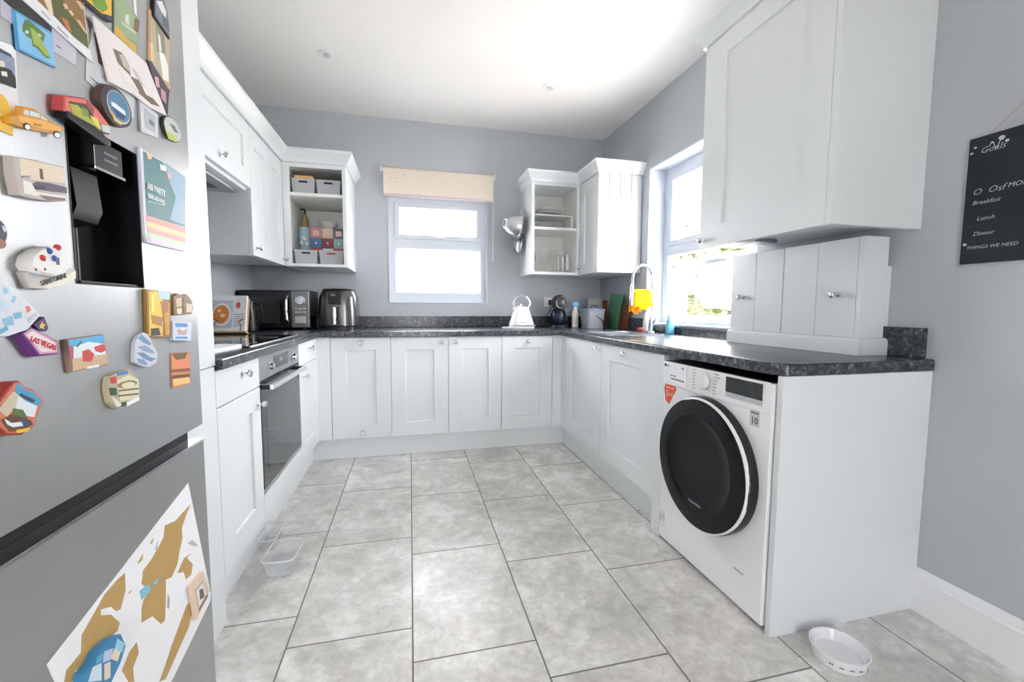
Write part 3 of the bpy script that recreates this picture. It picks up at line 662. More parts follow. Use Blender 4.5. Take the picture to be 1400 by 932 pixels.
mb = MB(); text_into(mb, 'inverter', .014, FWI, -1.245, .0002, .145); mb.build('lettering', GREYINK, t, recalc=True)

# ------------------------------------------------------------------ fridge freezer
FXF = -.483
t = thing('fridge_freezer', (-.85, .855, 0), 'tall silver fridge freezer with water dispenser, covered in magnets', 'fridge')
CAB = mat('grey_fridge_casing', (.35, .355, .36), .45, .3, noise=.02)
MB().box(XL+.03, -.55, .558, 1.149, .02, 1.775, .004).build('casing', CAB, t)
mb = MB()
for y in (.6, 1.1): mb.lathe([(.02, 0), (.02, .02)], (-.62, y, 0), n=12); mb.lathe([(.02, 0), (.02, .02)], (-1.1, y, 0), n=12)
mb.build('foot', BLACK, t)
def doorbox(z0, z1, name):
    r_ = .018; n = 6; o = []
    x0, x1, y0, y1 = -.548, FXF, .555, 1.152
    o += [(x0, y0), (x0, y1)]
    o += [(x1-r_+r_*math.sin(k/n*math.pi/2), y1-r_+r_*math.cos(k/n*math.pi/2)) for k in range(n+1)]
    o += [(x1-r_+r_*math.cos(k/n*math.pi/2), y0+r_-r_*math.sin(k/n*math.pi/2)) for k in range(n+1)]
    mb = MB(); mb.prism(o, z0, z1, 'z', bev=0); return mb.build(name, FRIDGE, t, smooth=40)
fd = doorbox(.045, .764, 'freezer_door')
ud = doorbox(.803, 1.775, 'fridge_door')
MB().box(-.546, FXF-.004, .558, 1.1465, .7645, .766, .0005).build('top_trim', CHROME, fd)
mb = MB(); mb.box(-.549, -.52, .557, 1.148, .7665, .8025); mb.build('grip_channel', DARKGAP, t, smooth=0)
mb = MB(); mb.box(-.52, FXF-.022, .557, 1.146, .794, .8028, .002); mb.build('door_grip', BLACK, ud)
DY0, DY1, DZ0, DZ1 = .772, .940, 1.114, 1.358
cut_box(ud, -.5401, -.4, DY0, DY1, DZ0, DZ1)
mb = MB(); e = .002
mb.box(-.5400, -.538, DY0+.0002, DY1-.0002, DZ0+.0002, DZ1-.0002)
for a in ((DY0+.0002, DY0+e, DZ0+.0002, DZ1-.0002), (DY1-e, DY1-.0002, DZ0+.0002, DZ1-.0002), (DY0+e, DY1-e, DZ0+.0002, DZ0+e), (DY0+e, DY1-e, DZ1-e, DZ1-.0002)): mb.box(-.538, FXF+.0008, *a)
dp = mb.build('water_dispenser', mat('black_dispenser_plastic', (.007, .008, .009), .25, noise=.1), ud, smooth=0)
mb = MB(); mb.box(-.535, FXF+.004, .822, .892, 1.302, 1.345, .002); hd = mb.build('dispenser_panel', mat('charcoal_plastic', (.012, .013, .014), .5, spec=.25, noise=.05), dp)
MB().box(-.50, FXF+.006, .82, .894, 1.2965, 1.3015, .001).build('chrome_strip', CHROME, hd)
MB().box(FXF+.0041, FXF+.0055, .820, .8225, 1.30, 1.347).build('chrome_edge', CHROME, hd)
mb = MB()
for z in (1.327, 1.316): mb.box(FXF+.0041, FXF+.0046, .845, .878, z, z+.004, .0002)
mb.build('control_marks', mat('slate_print', (.10, .12, .15), .5), hd)
mb = MB(); mb.prism([(-.532, 1.285), (-.497, 1.292), (-.492, 1.235), (-.50, 1.215), (-.532, 1.208)], .80, .858, 'y', bev=.002); mb.build('paddle', mat('charcoal_plastic'), dp, recalc=True)
mb = MB(); mb.box(-.5375, -.528, .845, .850, 1.117, 1.21, .001); mb.box(-.5375, -.530, .856, .860, 1.117, 1.21, .001); mb.build('rib', mat('grey_satin_plastic', (.2, .2, .19), .35), dp)
MB().box(-.536, -.487, .79, .93, 1.1165, 1.120, .001).build('drip_tray', BLACK, dp)

# ------------------------------------------------------------------ small things on the worktop
def rbox(mb, x0, x1, y0, y1, z0, z1, bev=.004): return mb.box(x0, x1, y0, y1, z0, z1, bev, seg=3)
# microwave
MX0, MX1, MY, MZ = -1.185, -.722, 3.43, .911
t = thing('microwave_oven', (-.96, 3.58, MZ), 'black glossy microwave oven with silver control panel in the back left corner', 'microwave')
MCB = mat('microwave_black', (.018, .018, .02), .22, noise=.05)
rbox(MB(), MX0, MX1, MY+.012, 3.735, MZ+.012, MZ+.29).build('casing', MCB, t)
d = rbox(MB(), MX0+.002, MX1-.125, MY-.01, MY+.0118, MZ+.016, MZ+.286).build('door', GLOSSBLACK, t)
MB().box(MX0+.05, MX1-.20, MY-.0112, MY-.0102, MZ+.05, MZ+.235).build('door_window', mat('smoked_glass'), d)
mb = MB().tube([(MX1-.145, MY-.012, MZ+.06), (MX1-.15, MY-.036, MZ+.08), (MX1-.15, MY-.04, MZ+.15), (MX1-.15, MY-.036, MZ+.22), (MX1-.145, MY-.012, MZ+.245)], .009); mb.build('door_handle', CHROME, d)
cpn = rbox(MB(), MX1-.123, MX1-.002, MY-.012, MY+.0118, MZ+.016, MZ+.286).build('control_panel', mat('dark_mirror_steel', (.28, .27, .27), .18, .9), t)
FM = face_B(MY-.0122)
MB().lathe([(.034, 0), (.034, .006), (.03, .008), (.028, .018), (0, .019)], (0, 0, 0), (0, 1, 0), n=28, xf=lambda a, b_, c: FM(MX1-.062+a, b_, MZ+.215+c)).build('dial', CHROME, cpn, recalc=True)
mb = MB()
for i in range(3): mb.box(MX1-.10+i*.028, MX1-.08+i*.028, 0, .002, MZ+.15, MZ+.16, .0005, xf=FM)
for i in range(3): mb.box(MX1-.10+i*.028, MX1-.08+i*.028, 0, .002, MZ+.125, MZ+.135, .0005, xf=FM)
mb.box(MX1-.10, MX1-.024, 0, .001, MZ+.05, MZ+.1, .0003, xf=FM); mb.build('buttons', mat('silver_keys', (.6, .6, .62), .3, .6), cpn, recalc=True)['kind'] = 'stuff'
mb = MB()
for x in (MX0+.05, MX1-.05):
    for y in (3.48, 3.70): mb.lathe([(.012, 0), (.012, .0118)], (x, y, MZ), n=10)
mb.build('foot', BLACK, t)
# kettle-black jug beside it, half hidden by the book
t = thing('black_jug', (-1.06, 3.20, .911), 'matt black handled jug standing between the cookbook and the microwave', 'jug')
MB().lathe([(.05, 0), (.058, .006), (.06, .10), (.05, .17), (.052, .205), (.047, .205), (.045, .17), (.0, .165)], (-1.06, 3.20, .911)).build('jug_body', BLACK, t)
MB().tube([(-1.01, 3.19, 1.10), (-.975, 3.185, 1.09), (-.965, 3.185, 1.02), (-.985, 3.19, .965), (-1.005, 3.19, .96)], .008).build('handle', BLACK, t)
# air fryer
t = thing('air_fryer', (-.535, 3.56, .911), 'dark metallic rounded air fryer with a bright front handle', 'air fryer')
AF = mat('gunmetal_plastic', (.16, .155, .155), .22, .75, noise=.05)
def squircle(cx, cy, a, b_, z, n=32, p=3.2):
    return [(cx+a*math.copysign(abs(math.cos(k/n*6.2832))**(2/p), math.cos(k/n*6.2832)), cy+b_*math.copysign(abs(math.sin(k/n*6.2832))**(2/p), math.sin(k/n*6.2832)), z) for k in range(n)]
def loft(mb, rings):
    b = bmesh.new(); vr = [[b.verts.new(p) for p in r_] for r_ in rings]; n = len(rings[0])
    for p, q in zip(vr, vr[1:]):
        for i in range(n): b.faces.new((p[i], p[(i+1) % n], q[(i+1) % n], q[i]))
    b.faces.new(vr[0][::-1]); b.faces.new(vr[-1]); bmesh.ops.recalc_face_normals(b, faces=b.faces[:]); mb.merge(b); return mb
ax, ay = -.535, 3.56
loft(MB(), [squircle(ax, ay, .135, .13, .930), squircle(ax, ay, .145, .14, .94), squircle(ax, ay, .146, .141, 1.05), squircle(ax, ay, .138, .134, 1.15), squircle(ax, ay, .125, .122, 1.19), squircle(ax, ay, .115, .112, 1.205)]).build('casing', AF, t)
loft(MB(), [squircle(ax, ay, .118, .115, 1.2055), squircle(ax, ay, .112, .11, 1.216), squircle(ax, ay, .06, .06, 1.222)]).build('top_cap', BLACK, t)
loft(MB(), [squircle(ax, ay, .142, .138, .911), squircle(ax, ay, .142, .138, .9295)]).build('base_ring', BLACK, t)
MB().box(ax-.055, ax+.035, ay-.150, ay-.13, 1.10, 1.185, .006).build('control_panel', GLOSSBLACK, t)
hd = MB().tube([(ax-.012, ay-.138, 1.075), (ax-.012, ay-.175, 1.072), (ax-.012, ay-.178, 1.02), (ax-.012, ay-.176, .955)], .013).build('basket_handle', CHROME, t)
MB().box(ax+.004, ax+.022, ay-.172, ay-.14, .95, 1.08, .004).build('handle_side', BLACK, hd)
mb = MB(); text_into(mb, 'Ninja', .015, face_B(ay-.151), ax-.035, 0, 1.165); mb.build('lettering', WHITEP, t, recalc=True)
# cookbook on a stand
t = thing('book_stand', (-1.07, 2.90, .911), 'wooden book stand at the back of the hob holding an open cookbook', 'book stand')
WOOD = mat('pale_beech', srgb(205, 170, 120), .5, noise=.15, nscale=20)
TL = R(16)
def lean(u, w, z): # book plane leaning back
    return (-1.065+u, 2.885-w*math.cos(TL)+z*math.sin(TL), .931+z*math.cos(TL)+w*math.sin(TL))
mb = MB(); mb.box(-.10, .10, -.02, -.008, -.012, .21, .002, xf=lean); mb.build('back_board', WOOD, t, recalc=True)
MB().box(-.105, .105, -.02, .03, -.014, -.004, .001, xf=lean).build('ledge', WOOD, t, recalc=True)
mb = MB(); mb.tube([(-1.065, 2.97, 1.10), (-1.065, 3.03, .914)], .005); mb.build('rear_prop', WOOD, t)
mb = MB(); mb.tube([lean(-.07, .03, -.004), lean(-.07, .028, .03), lean(-.055, .026, .06), lean(-.085, .026, .075)], .0025); mb.build('page_clip', BLACK, t)
mb = MB(); mb.tube([lean(.075, .03, -.004), lean(.075, .028, .03), lean(.06, .026, .055), lean(.085, .026, .07)], .0025); mb.build('page_clip', BLACK, t)
t = thing('cookbook', (-1.065, 2.90, .925), 'open cookbook with a photo of orange curry in a white dish', 'book')
bk = MB().box(-.097, .095, -.0075, .012, -.003, .222, .002, xf=lean).build('pages', mat('white_paper', srgb(238, 238, 240), .6, noise=.01), t, recalc=True)
COL = {}
def colour(r, g, b, rough=.5): return mat('print_%02x%02x%02x' % (r, g, b), srgb(r, g, b), rough, noise=.06, nscale=60)
def disc(mb, f, u, w, z, a, b_, h=.0006, n=20):
    mb.lathe([(1, 0), (1, h), (0, h)], (0, 0, 0), (0, 1, 0), n=n, xf=lambda p, q, r_: f(u+p*a, w+q, z+r_*b_))
mb = MB(); mb.mi = 0; mb.box(-.09, .02, .0121, .0126, .02, .19, xf=lean); mb.mi = 1; disc(mb, lean, -.035, .0127, .10, .052, .072); mb.mi = 2; disc(mb, lean, -.038, .0134, .102, .042, .058)
mb.mi = 3; disc(mb, lean, -.03, .0141, .095, .012, .012); disc(mb, lean, -.05, .0141, .125, .01, .01); mb.mi = 4; disc(mb, lean, .05, .0127, .16, .012, .02); mb.mi = 5
for k in range(6): mb.box(.03, .085, .0122, .0125, .03+k*.014, .035+k*.014, xf=lean)
mb.build('printed_page', [colour(196, 204, 214), colour(244, 244, 246), colour(226, 140, 70), colour(246, 222, 180), colour(222, 90, 70), colour(170, 172, 176)], t, recalc=True)
# white tray
tag(MB().prism([(-.84, 1.76), (-.69, 1.74), (-.675, 1.955), (-.825, 1.97)], .911, .927, 'z', bev=.003).build('white_box', mat('white_card', srgb(240, 240, 244), .5, noise=.01)), 'flat white box lying on the worktop in front of the hob', 'box')
# kettle
KX, KY = .925, 3.52
t = thing('kettle', (KX, KY, .911), 'white pyramid-shaped electric kettle with a curved handle', 'kettle')
KW = mat('white_kettle_enamel', srgb(238, 238, 240), .25, noise=.01)
loft(MB(), [squircle(KX, KY, .105, .1, .911, p=4), squircle(KX, KY, .105, .1, .922, p=4), squircle(KX, KY, .09, .085, .929, p=4)]).build('base_plate', KW, t)
loft(MB(), [squircle(KX, KY, .098, .093, .930, p=4), squircle(KX, KY, .10, .095, .940, p=4), squircle(KX, KY, .054, .052, 1.085, p=4), squircle(KX, KY, .048, .046, 1.09, p=4)]).build('kettle_body', KW, t)
MB().lathe([(.04, 0), (.036, .006), (.01, .008), (.007, .02), (.011, .026), (0, .03)], (KX, KY, 1.0905)).build('lid', CHROME, t)
MB().tube([(KX-.058, KY, 1.055), (KX-.066, KY, 1.10)]+[(KX+.005+.072*math.cos(a), KY, 1.115+.068*math.sin(a)) for a in [math.pi*(1-k/10) for k in range(0, 11)]]+[(KX+.062, KY, 1.075)], .0055).build('handle', CHROME, t)
mb = MB(); mb.prism([(KX-.054, 1.07), (KX-.085, 1.078), (KX-.06, 1.035)], KY-.016, KY+.016, 'y', bev=.003); mb.build('spout', KW, t, recalc=True)
MB().box(KX-.1, KX+.1, KY-.0965, KY-.0945, .9305, .9385, .0005).build('trim_band', CHROME, t)
mb = MB(); text_into(mb, 'DeLonghi', .015, lambda u, w_, z: (u, KY-.0925-w_+.297*(z-.945), z), KX-.035, .0015, .955); mb.build('lettering', INK, t, recalc=True)
tag(MB().prism([(.745, 3.47), (.87, 3.45), (.885, 3.415), (.90, 3.42), (.895, 3.475), (.86, 3.49), (.75, 3.495)], .911, .922, 'z', bev=.003).build('spatula', WHITEP), 'small white utensil lying on the worktop left of the kettle', 'utensil')
# socket, plug and flex
t = thing('wall_socket', (1.26, D, 1.14), 'white wall socket above the worktop with a black plug in it', 'socket')
MB().box(1.206, 1.300, D-.009, D-.0005, 1.09, 1.178, .003).build('face_plate', WHITEP, t)
MB().box(1.222, 1.232, D-.012, D-.0091, 1.135, 1.152, .001).build('switch', WHITEP, t)
t = thing('power_lead', (1.26, D-.03, 1.13), 'black plug and flex running down to the capsule coffee machine', 'cable')
rbox(MB(), 1.243, 1.290, D-.052, D-.0125, 1.108, 1.155, .008).build('plug', BLACK, t)
MB().tube([(1.262, D-.045, 1.108), (1.25, D-.05, 1.06), (1.20, D-.06, 1.0), (1.175, D-.07, .95), (1.19, D-.09, .918), (1.24, D-.12, .915)], .0028, n=6).build('flex', BLACK, t)
# capsule coffee machine
KX, KY = 1.275, 3.55
t = thing('coffee_machine', (KX, KY, .911), 'rounded black and dark blue capsule coffee machine right of the socket', 'coffee machine')
CFB = mat('dark_blue_gloss', (.006, .014, .035), .15, noise=.05)
mb = MB(); mb.sphere((KX, KY+.02, 1.005), .085, .82, .9, 1.05, 24); mb.build('water_tank_body', CFB, t)
mb = MB(); mb.lathe([(.075, 0), (.078, .004), (.072, .018), (.05, .022), (0, .022)], (KX, KY-.01, .911)); mb.build('foot_base', BLACK, t)
mb = MB(); mb.tube([(KX, KY+.06, .95), (KX+.005, KY+.085, 1.02), (KX, KY+.07, 1.09)], [.03, .038, .03], n=14); mb.build('rear_column', BLACK, t)
hdm = MB().lathe([(.066, -.04), (.072, -.02), (.072, .02), (.066, .034), (.03, .04), (0, .04)], (KX+.003, KY, 1.125), (0, -1, 0), n=30).build('head', BLACK, t)
MB().tube([(KX+.003+.045*math.cos(k/24*6.2832), KY-.0395, 1.125+.045*math.sin(k/24*6.2832)) for k in range(24)], .006, n=8, closed=True).build('chrome_ring', mat('dark_satin_chrome', (.12, .12, .13), .35, 1), hdm)
MB().lathe([(.022, 0), (.018, .012), (0, .012)], (KX+.003, KY-.03, 1.045), n=16).build('nozzle', BLACK, t)
# spray bottle
KX, KY = 1.405, 3.5
t = thing('spray_bottle', (KX, KY, .911), 'off-white cleaning spray bottle with a light blue trigger', 'bottle')
MB().lathe([(.024, 0), (.029, .004), (.029, .10), (.024, .135), (.013, .165), (.012, .185), (0, .185)], (KX, KY, .911), n=24, sy=.75).build('bottle_body', mat('cream_plastic', srgb(226, 222, 214), .35, noise=.02), t)
mb = MB(); mb.box(KX-.03, KX+.028, KY-.011, KY+.011, 1.094, 1.135, .005); mb.build('spray_top', mat('light_blue_plastic', srgb(70, 150, 190), .35, noise=.05), t)
mb = MB(); mb.tube([(KX+.02, KY, 1.10), (KX+.033, KY, 1.085), (KX+.03, KY, 1.06)], .004); mb.build('trigger', mat('light_blue_plastic'), t)
# food waste caddy
t = thing('food_caddy', (1.53, 3.42, .911), 'pale grey food waste caddy with lid and black handle in the back right corner', 'caddy')
CG = mat('pale_grey_plastic', srgb(160, 163, 170), .4, noise=.02)
loft(MB(), [squircle(1.535, 3.43, .075, .085, .911, p=6), squircle(1.535, 3.43, .085, .095, 1.055, p=6), squircle(1.535, 3.43, .082, .092, 1.057, p=6)]).build('bucket', CG, t)
loft(MB(), [squircle(1.535, 3.43, .09, .10, 1.0575, p=6), squircle(1.535, 3.43, .09, .10, 1.068, p=6), squircle(1.535, 3.43, .08, .09, 1.078, p=6)]).build('lid', mat('pale_blue_grey_plastic', srgb(132, 150, 178), .4, noise=.02), t)
MB().tube([(1.53, 3.34, 1.02), (1.575, 3.33, .985), (1.622, 3.345, .955), (1.628, 3.42, .95)], .004, n=8).build('carry_handle', BLACK, t)
# chopping boards leaning in the corner
def board(lab, pts, x0, x1, m, tiltx=0, axis='x'):
    o = MB().prism(pts, x0, x1, axis, bev=.002).build('chopping_board', m, recalc=True); return tag(o, lab, 'chopping board', 'chopping boards in the back right corner')
o = board('pale grey chopping board with a handle slot, leaning in the back corner', [(1.57, .911), (1.725, .911), (1.725, 1.16), (1.70, 1.168), (1.57, 1.168)], 3.60, 3.612, mat('pale_grey_board', srgb(190, 192, 194), .45, noise=.03), axis='y')
MB().tube([(1.60, 3.5985, 1.085), (1.60, 3.5985, 1.105), (1.66, 3.5985, 1.105), (1.66, 3.5985, 1.085)], .004, n=6).build('slot_rim', BLACK, o)
board('brick red chopping board beside the pale grey one', [(3.50, .911), (3.585, .911), (3.575, 1.155), (3.49, 1.15)], 1.700, 1.708, mat('brick_red_board', srgb(150, 62, 48), .5, noise=.05))
board('green chopping board, the largest of the leaning boards', [(3.33, .911), (3.55, .911), (3.46, 1.21), (3.24, 1.20)], 1.722, 1.731, mat('green_board', srgb(92, 150, 118), .5, noise=.05))
board('brown wooden chopping board, lowest of the leaning boards', [(3.20, .911), (3.37, .911), (3.31, 1.115), (3.14, 1.11)], 1.737, 1.75, mat('walnut_board', srgb(122, 72, 48), .5, noise=.2))
# bits round the tap
t = thing('dish_cloth', (1.56, 2.66, 1.05), 'bright yellow cleaning cloth draped over the tap arm', 'cloth')
YEL = mat('yellow_cloth', srgb(250, 226, 20), .8, noise=.06, nscale=80, bump=.3, bscale=300)
def cloth(x0, x1, zt, zb, yo, n=12, m=10, slant=0):
    b = bmesh.new(); g = []
    for j in range(m+1):
        f = j/m; row = []
        for i in range(n+1):
            e_ = i/n; wv = .006*math.sin(e_*13+j*.3)*(f+.2)
            row.append(b.verts.new((x0+(x1-x0)*e_+slant*f*(e_-.4), yo(f)+wv, zt-(zt-zb)*f+(.012*math.sin(e_*9) if j == m else 0))))
        g.append(row)
    for j in range(m):
        for i in range(n): b.faces.new((g[j][i], g[j][i+1], g[j+1][i+1], g[j+1][i]))
    bmesh.ops.solidify(b, geom=b.faces[:], thickness=.003); return b
mb = MB(); mb.merge(cloth(1.515, 1.625, 1.213, 1.085, lambda f: 2.674-.012*min(1, f*5), slant=.05)); mb.merge(cloth(1.50, 1.615, 1.213, 1.075, lambda f: 2.678+.018*min(1, f*5)))
mb.build('front_fold', YEL, t, recalc=True)
mb = MB(); mb.merge(cloth(1.485, 1.585, 1.19, 1.052, lambda f: 2.698+.004*f)); mb.build('back_fold', mat('orange_cloth', srgb(246, 178, 50), .8, noise=.05), t, recalc=True)
t = thing('washing_up_bottle', (1.71, 2.82, .911), 'clear washing-up liquid bottle with white cap behind the tap', 'bottle')
MB().lathe([(.026, 0), (.032, .004), (.034, .06), (.026, .11), (.02, .135), (.012, .15), (.012, .158), (0, .158)], (1.70, 2.82, .911), sy=.7).build('bottle_body', mat('cloudy_pale_plastic', srgb(222, 226, 232), .25, noise=.03), t)
MB().lathe([(.014, 0), (.014, .012), (.008, .016), (.007, .032), (0, .032)], (1.70, 2.82, 1.0695)).build('cap', WHITEP, t)
t = thing('washing_up_bottle', (1.715, 2.56, .911), 'pale blue washing-up liquid bottle standing at the window side of the sink', 'bottle')
MB().lathe([(.024, 0), (.03, .004), (.031, .05), (.024, .085), (.012, .105), (0, .105)], (1.715, 2.56, .911), sy=.7).build('bottle_body', mat('sky_blue_liquid', srgb(120, 200, 236), .2, noise=.03), t)
MB().lathe([(.012, 0), (.012, .014), (.006, .02), (0, .03)], (1.715, 2.56, 1.0165)).build('cap', WHITEP, t)
tag(MB().lathe([(.03, 0), (.034, .008), (.03, .02), (.02, .026), (0, .026)], (1.70, 2.90, .911), sy=.6).build('sponge', colour(190, 70, 60)), 'small red scourer behind the tap', 'sponge')

# ------------------------------------------------------------------ things on the left open shelves
def bin_(x0, x1, y0, y1, z0, z1, lab, slotcol=None):
    t = thing('storage_bin', ((x0+x1)/2, (y0+y1)/2, z0), lab, 'storage bin', 'grey storage bins on the open shelves')
    a = .009; b = bmesh.new()
    o0 = [(x0+a, y0+a), (x1-a, y0+a), (x1-a, y1-a), (x0+a, y1-a)]; o1 = [(x0, y0), (x1, y0), (x1, y1), (x0, y1)]; k = .003
    i1 = [(x0+k, y0+k), (x1-k, y0+k), (x1-k, y1-k), (x0+k, y1-k)]; i0 = [(x0+a+k, y0+a+k), (x1-a-k, y0+a+k), (x1-a-k, y1-a-k), (x0+a+k, y1-a-k)]
    V = [[b.verts.new((*p, z)) for p in q] for q, z in ((o0, z0), (o1, z1), (i1, z1), (i0, z0+k))]
    b.faces.new(V[0]); b.faces.new(V[3])
    for p, q in zip(V, V[1:]):
        for i in range(4): b.faces.new((p[i], p[(i+1) % 4], q[(i+1) % 4], q[i]))
    bmesh.ops.recalc_face_normals(b, faces=b.faces[:]); mb = MB(); mb.merge(b); mb.build('bin_body', mat('mid_grey_bin', srgb(176, 177, 181), .5, noise=.03), t)
    cx = (x0+x1)/2; zz = z1-.022
    yy = y0+a*(1-(zz-z0)/(z1-z0))
    mb = MB(); mb.prism([(cx-.026, zz-.006), (cx+.026, zz-.006), (cx+.03, zz), (cx+.026, zz+.006), (cx-.026, zz+.006), (cx-.03, zz)], yy-.0015, yy+.002, 'y')
    mb.build('hand_slot', slotcol or DARKGAP, t, recalc=True)
    return t
bin_(-.789, -.636, 3.30, 3.55, 1.8685, 1.972, 'grey storage bin with yellow packets, left one on the upper shelf')
bin_(-.63, -.468, 3.30, 3.55, 1.8685, 1.972, 'grey storage bin, right one on the upper left shelf')
bin_(-.785, -.632, 3.30, 3.52, 1.3805, 1.482, 'grey storage bin, left one on the bottom shelf')
bin_(-.624, -.46, 3.30, 3.52, 1.3805, 1.482, 'grey storage bin, right one on the bottom shelf, red showing in its slot', colour(170, 60, 60))
tag(MB().prism([(-.775, 3.32), (-.65, 3.32), (-.652, 3.50), (-.77, 3.50)], 1.905, 2.0, 'z', bev=.01).build('paper_packet', colour(226, 186, 120)), 'yellow-brown paper packet sticking out of the upper left bin', 'packet')
GRP = 'small boxes stacked on the left open shelves'
zr = [1.3805, 1.4525, 1.5255, 1.601, 1.677]
xs = [-.725, -.643, -.562, -.482]
cols = [[(70, 74, 84)]*3, [(208, 92, 88), (226, 222, 218), (176, 74, 84)], [(92, 132, 176), (142, 72, 84), (150, 186, 184)], [(220, 150, 150), (222, 208, 172), (98, 108, 128)]]
names = [['grey box hidden at the bottom left of the box stack', 'grey box at the bottom middle of the box stack', 'grey box at the bottom right of the box stack'],
         ['red and pink box in the row just above the bins', 'white box in the row just above the bins', 'crimson box in the row just above the bins'],
         ['blue box in the middle row with a round white tab', 'dark mauve box in the middle row with a round white tab', 'pale teal box in the middle row'],
         ['pink box in the top row of the stack', 'cream box in the top row of the stack', 'slate blue box in the top row of the stack']]
for r_ in range(4):
    for c_ in range(3):
        z0, z1 = zr[r_]+.0003, zr[r_+1]-.0003; x0, x1 = xs[c_], xs[c_+1]-.002
        t = thing('small_box', ((x0+x1)/2, 3.58, z0), names[r_][c_], 'box', GRP)
        MB().box(x0, x1, 3.535, 3.62, z0, z1, .002).build('carton', colour(*cols[r_][c_]), t)
        if r_:
            mb = MB(); f = face_B(3.5348); cx = (x0+x1)/2; cz = (z0+z1)/2
            if r_ == 2: disc(mb, f, cx, 0, cz, .008, .008, .004)
            elif (r_, c_) == (1, 1): disc(mb, f, cx, 0, cz-.01, .008, .010)
            else: mb.box(cx-.022, cx+.022, 0, .0006, cz-.02, cz+.018, xf=f); disc(mb, f, cx, .0007, cz, .012, .014)
            mb.build('printed_motif', [colour(240, 236, 230), colour(214, 120, 110), colour(236, 236, 240), colour(240, 200, 196)][r_ if (r_, c_) != (1, 1) else 1], t, recalc=True)
t = thing('storage_tin', (-.769, 3.57, 1.3805), 'tall dark tin with a blue and white patterned band beside the small boxes', 'tin')
MB().lathe([(.041, 0), (.042, .002), (.042, .215), (0, .215)], (-.769, 3.57, 1.3805), n=28).build('tin_body', mat('dark_green_tin', srgb(40, 58, 66), .4, noise=.1), t)
tb = MB().lathe([(.0425, .13), (.0425, .295), (.040, .30), (0, .30)], (-.769, 3.57, 1.3805), n=28).build('patterned_jar', colour(176, 206, 218), t)
mb = MB()
for a, z, s_ in ((-1.9, 1.56, .018), (-1.4, 1.59, .014), (-1.2, 1.555, .016), (-1.65, 1.60, .012)):
    mb.sphere((-.769+.0425*math.cos(a), 3.57+.0425*math.sin(a), z), s_, 1, .12, .8, 10)
mb.build('white_motif', colour(244, 240, 238), tb)['kind'] = 'stuff'
t = thing('syrup_bottle', (-.775, 3.585, 1.6815), 'small brown bottle with a black pump top standing above the patterned tin', 'bottle')
t.location = (-.765, 3.57, 1.681)
MB().lathe([(.018, 0), (.021, .003), (.021, .06), (.012, .085), (.009, .10), (0, .10)], (-.765, 3.57, 1.681)).build('bottle_body', colour(170, 140, 96), t)
MB().tube([(-.765, 3.57, 1.7815), (-.765, 3.57, 1.81), (-.79, 3.55, 1.815)], .007).build('pump_top', BLACK, t)
tag(MB().lathe([(.02, 0), (.04, .01), (.064, .04), (.068, .05), (.064, .05), (.036, .014), (0, .01)], (-.60, 3.58, 1.677), n=32).build('bowl', mat('white_porcelain', srgb(236, 236, 238), .2, noise=.01)), 'white porcelain bowl resting on top of the small boxes', 'bowl')

# ------------------------------------------------------------------ things on the right open shelves
PORC = mat('white_porcelain'); PORG = mat('grey_porcelain', srgb(176, 178, 180), .3, noise=.02)
def plate(x, y, z, r, m, lab, grp):
    return tag(MB().lathe([(r*.55, 0), (r*.6, .002), (r*.97, .015), (r, .017), (r*.97, .019), (r*.6, .006), (0, .005)], (x, y, z), n=36).build('plate', m), lab, 'plate', grp)
t = thing('plate_rack', (1.18, 3.55, 1.7505), 'white shelf insert that lifts one stack of plates above the other', 'shelf insert')
MB().box(1.004, 1.352, 3.46, 3.70, 1.852, 1.86, .001).build('top_board', INSIDE, t)
MB().box(1.344, 1.352, 3.46, 3.70, 1.7505, 1.8515, .001).build('leg', INSIDE, t); MB().box(1.004, 1.012, 3.46, 3.70, 1.7505, 1.8515, .001).build('leg', INSIDE, t)
for i in range(6): plate(1.17, 3.565, 1.8605+i*.0085, .113 if i < 4 else .108, PORC if i % 3 else PORG, ['large dinner plate at the foot of the upper plate stack', 'second plate from the bottom of the upper plate stack', 'third plate from the bottom of the upper plate stack', 'fourth plate from the bottom of the upper plate stack', 'smaller plate lying second from top of the upper plate stack', 'topmost smaller plate of the upper plate stack'][i], 'plates on the upper shelf')
for i in range(3): plate(1.13, 3.565, 1.7505+i*.0085, .105, PORG if i != 1 else PORC, ['lowest plate of the short stack under the shelf insert', 'middle plate of the short stack under the shelf insert', 'topmost plate of the short stack under the shelf insert'][i], 'plates under the shelf insert')
def wineglass(x, y, h, r, lab, up=True):
    t = thing('wine_glass', (x, y, 1.3815), lab, 'glass', 'stemmed glasses on the lower right shelf')
    z = 1.3815
    MB().lathe([(.0, 0), (.032, .0), (.03, .003), (.005, .006), (.0035, .012), (.0035, h*.45), (.008, h*.48), (0, h*.48)], (x, y, z), n=20).build('stem', DRINKGLASS, t)
    MB().lathe([(.006, h*.482), (r*.75, h*.56), (r, h*.68), (r*.95, h*.82), (r*.78, h), (r*.76, h), (r*.92, h*.82), (r*.96, h*.68), (r*.7, h*.57), (0, h*.5)], (x, y, z), n=24, cap=False).build('glass_bowl', DRINKGLASS, t)
wineglass(1.145, 3.56, .215, .045, 'large round wine glass in the middle of the lower shelf')
wineglass(1.235, 3.60, .215, .034, 'slim wine glass right of the large round one')
wineglass(1.045, 3.62, .18, .034, 'small wine glass at the left edge of the lower shelf')
wineglass(1.19, 3.68, .17, .03, 'short stemmed glass at the back of the lower shelf')
t = thing('utensil_stand', (1.31, 3.56, 1.3815), 'chrome stand of hanging spoons at the right of the lower shelf', 'utensil stand')
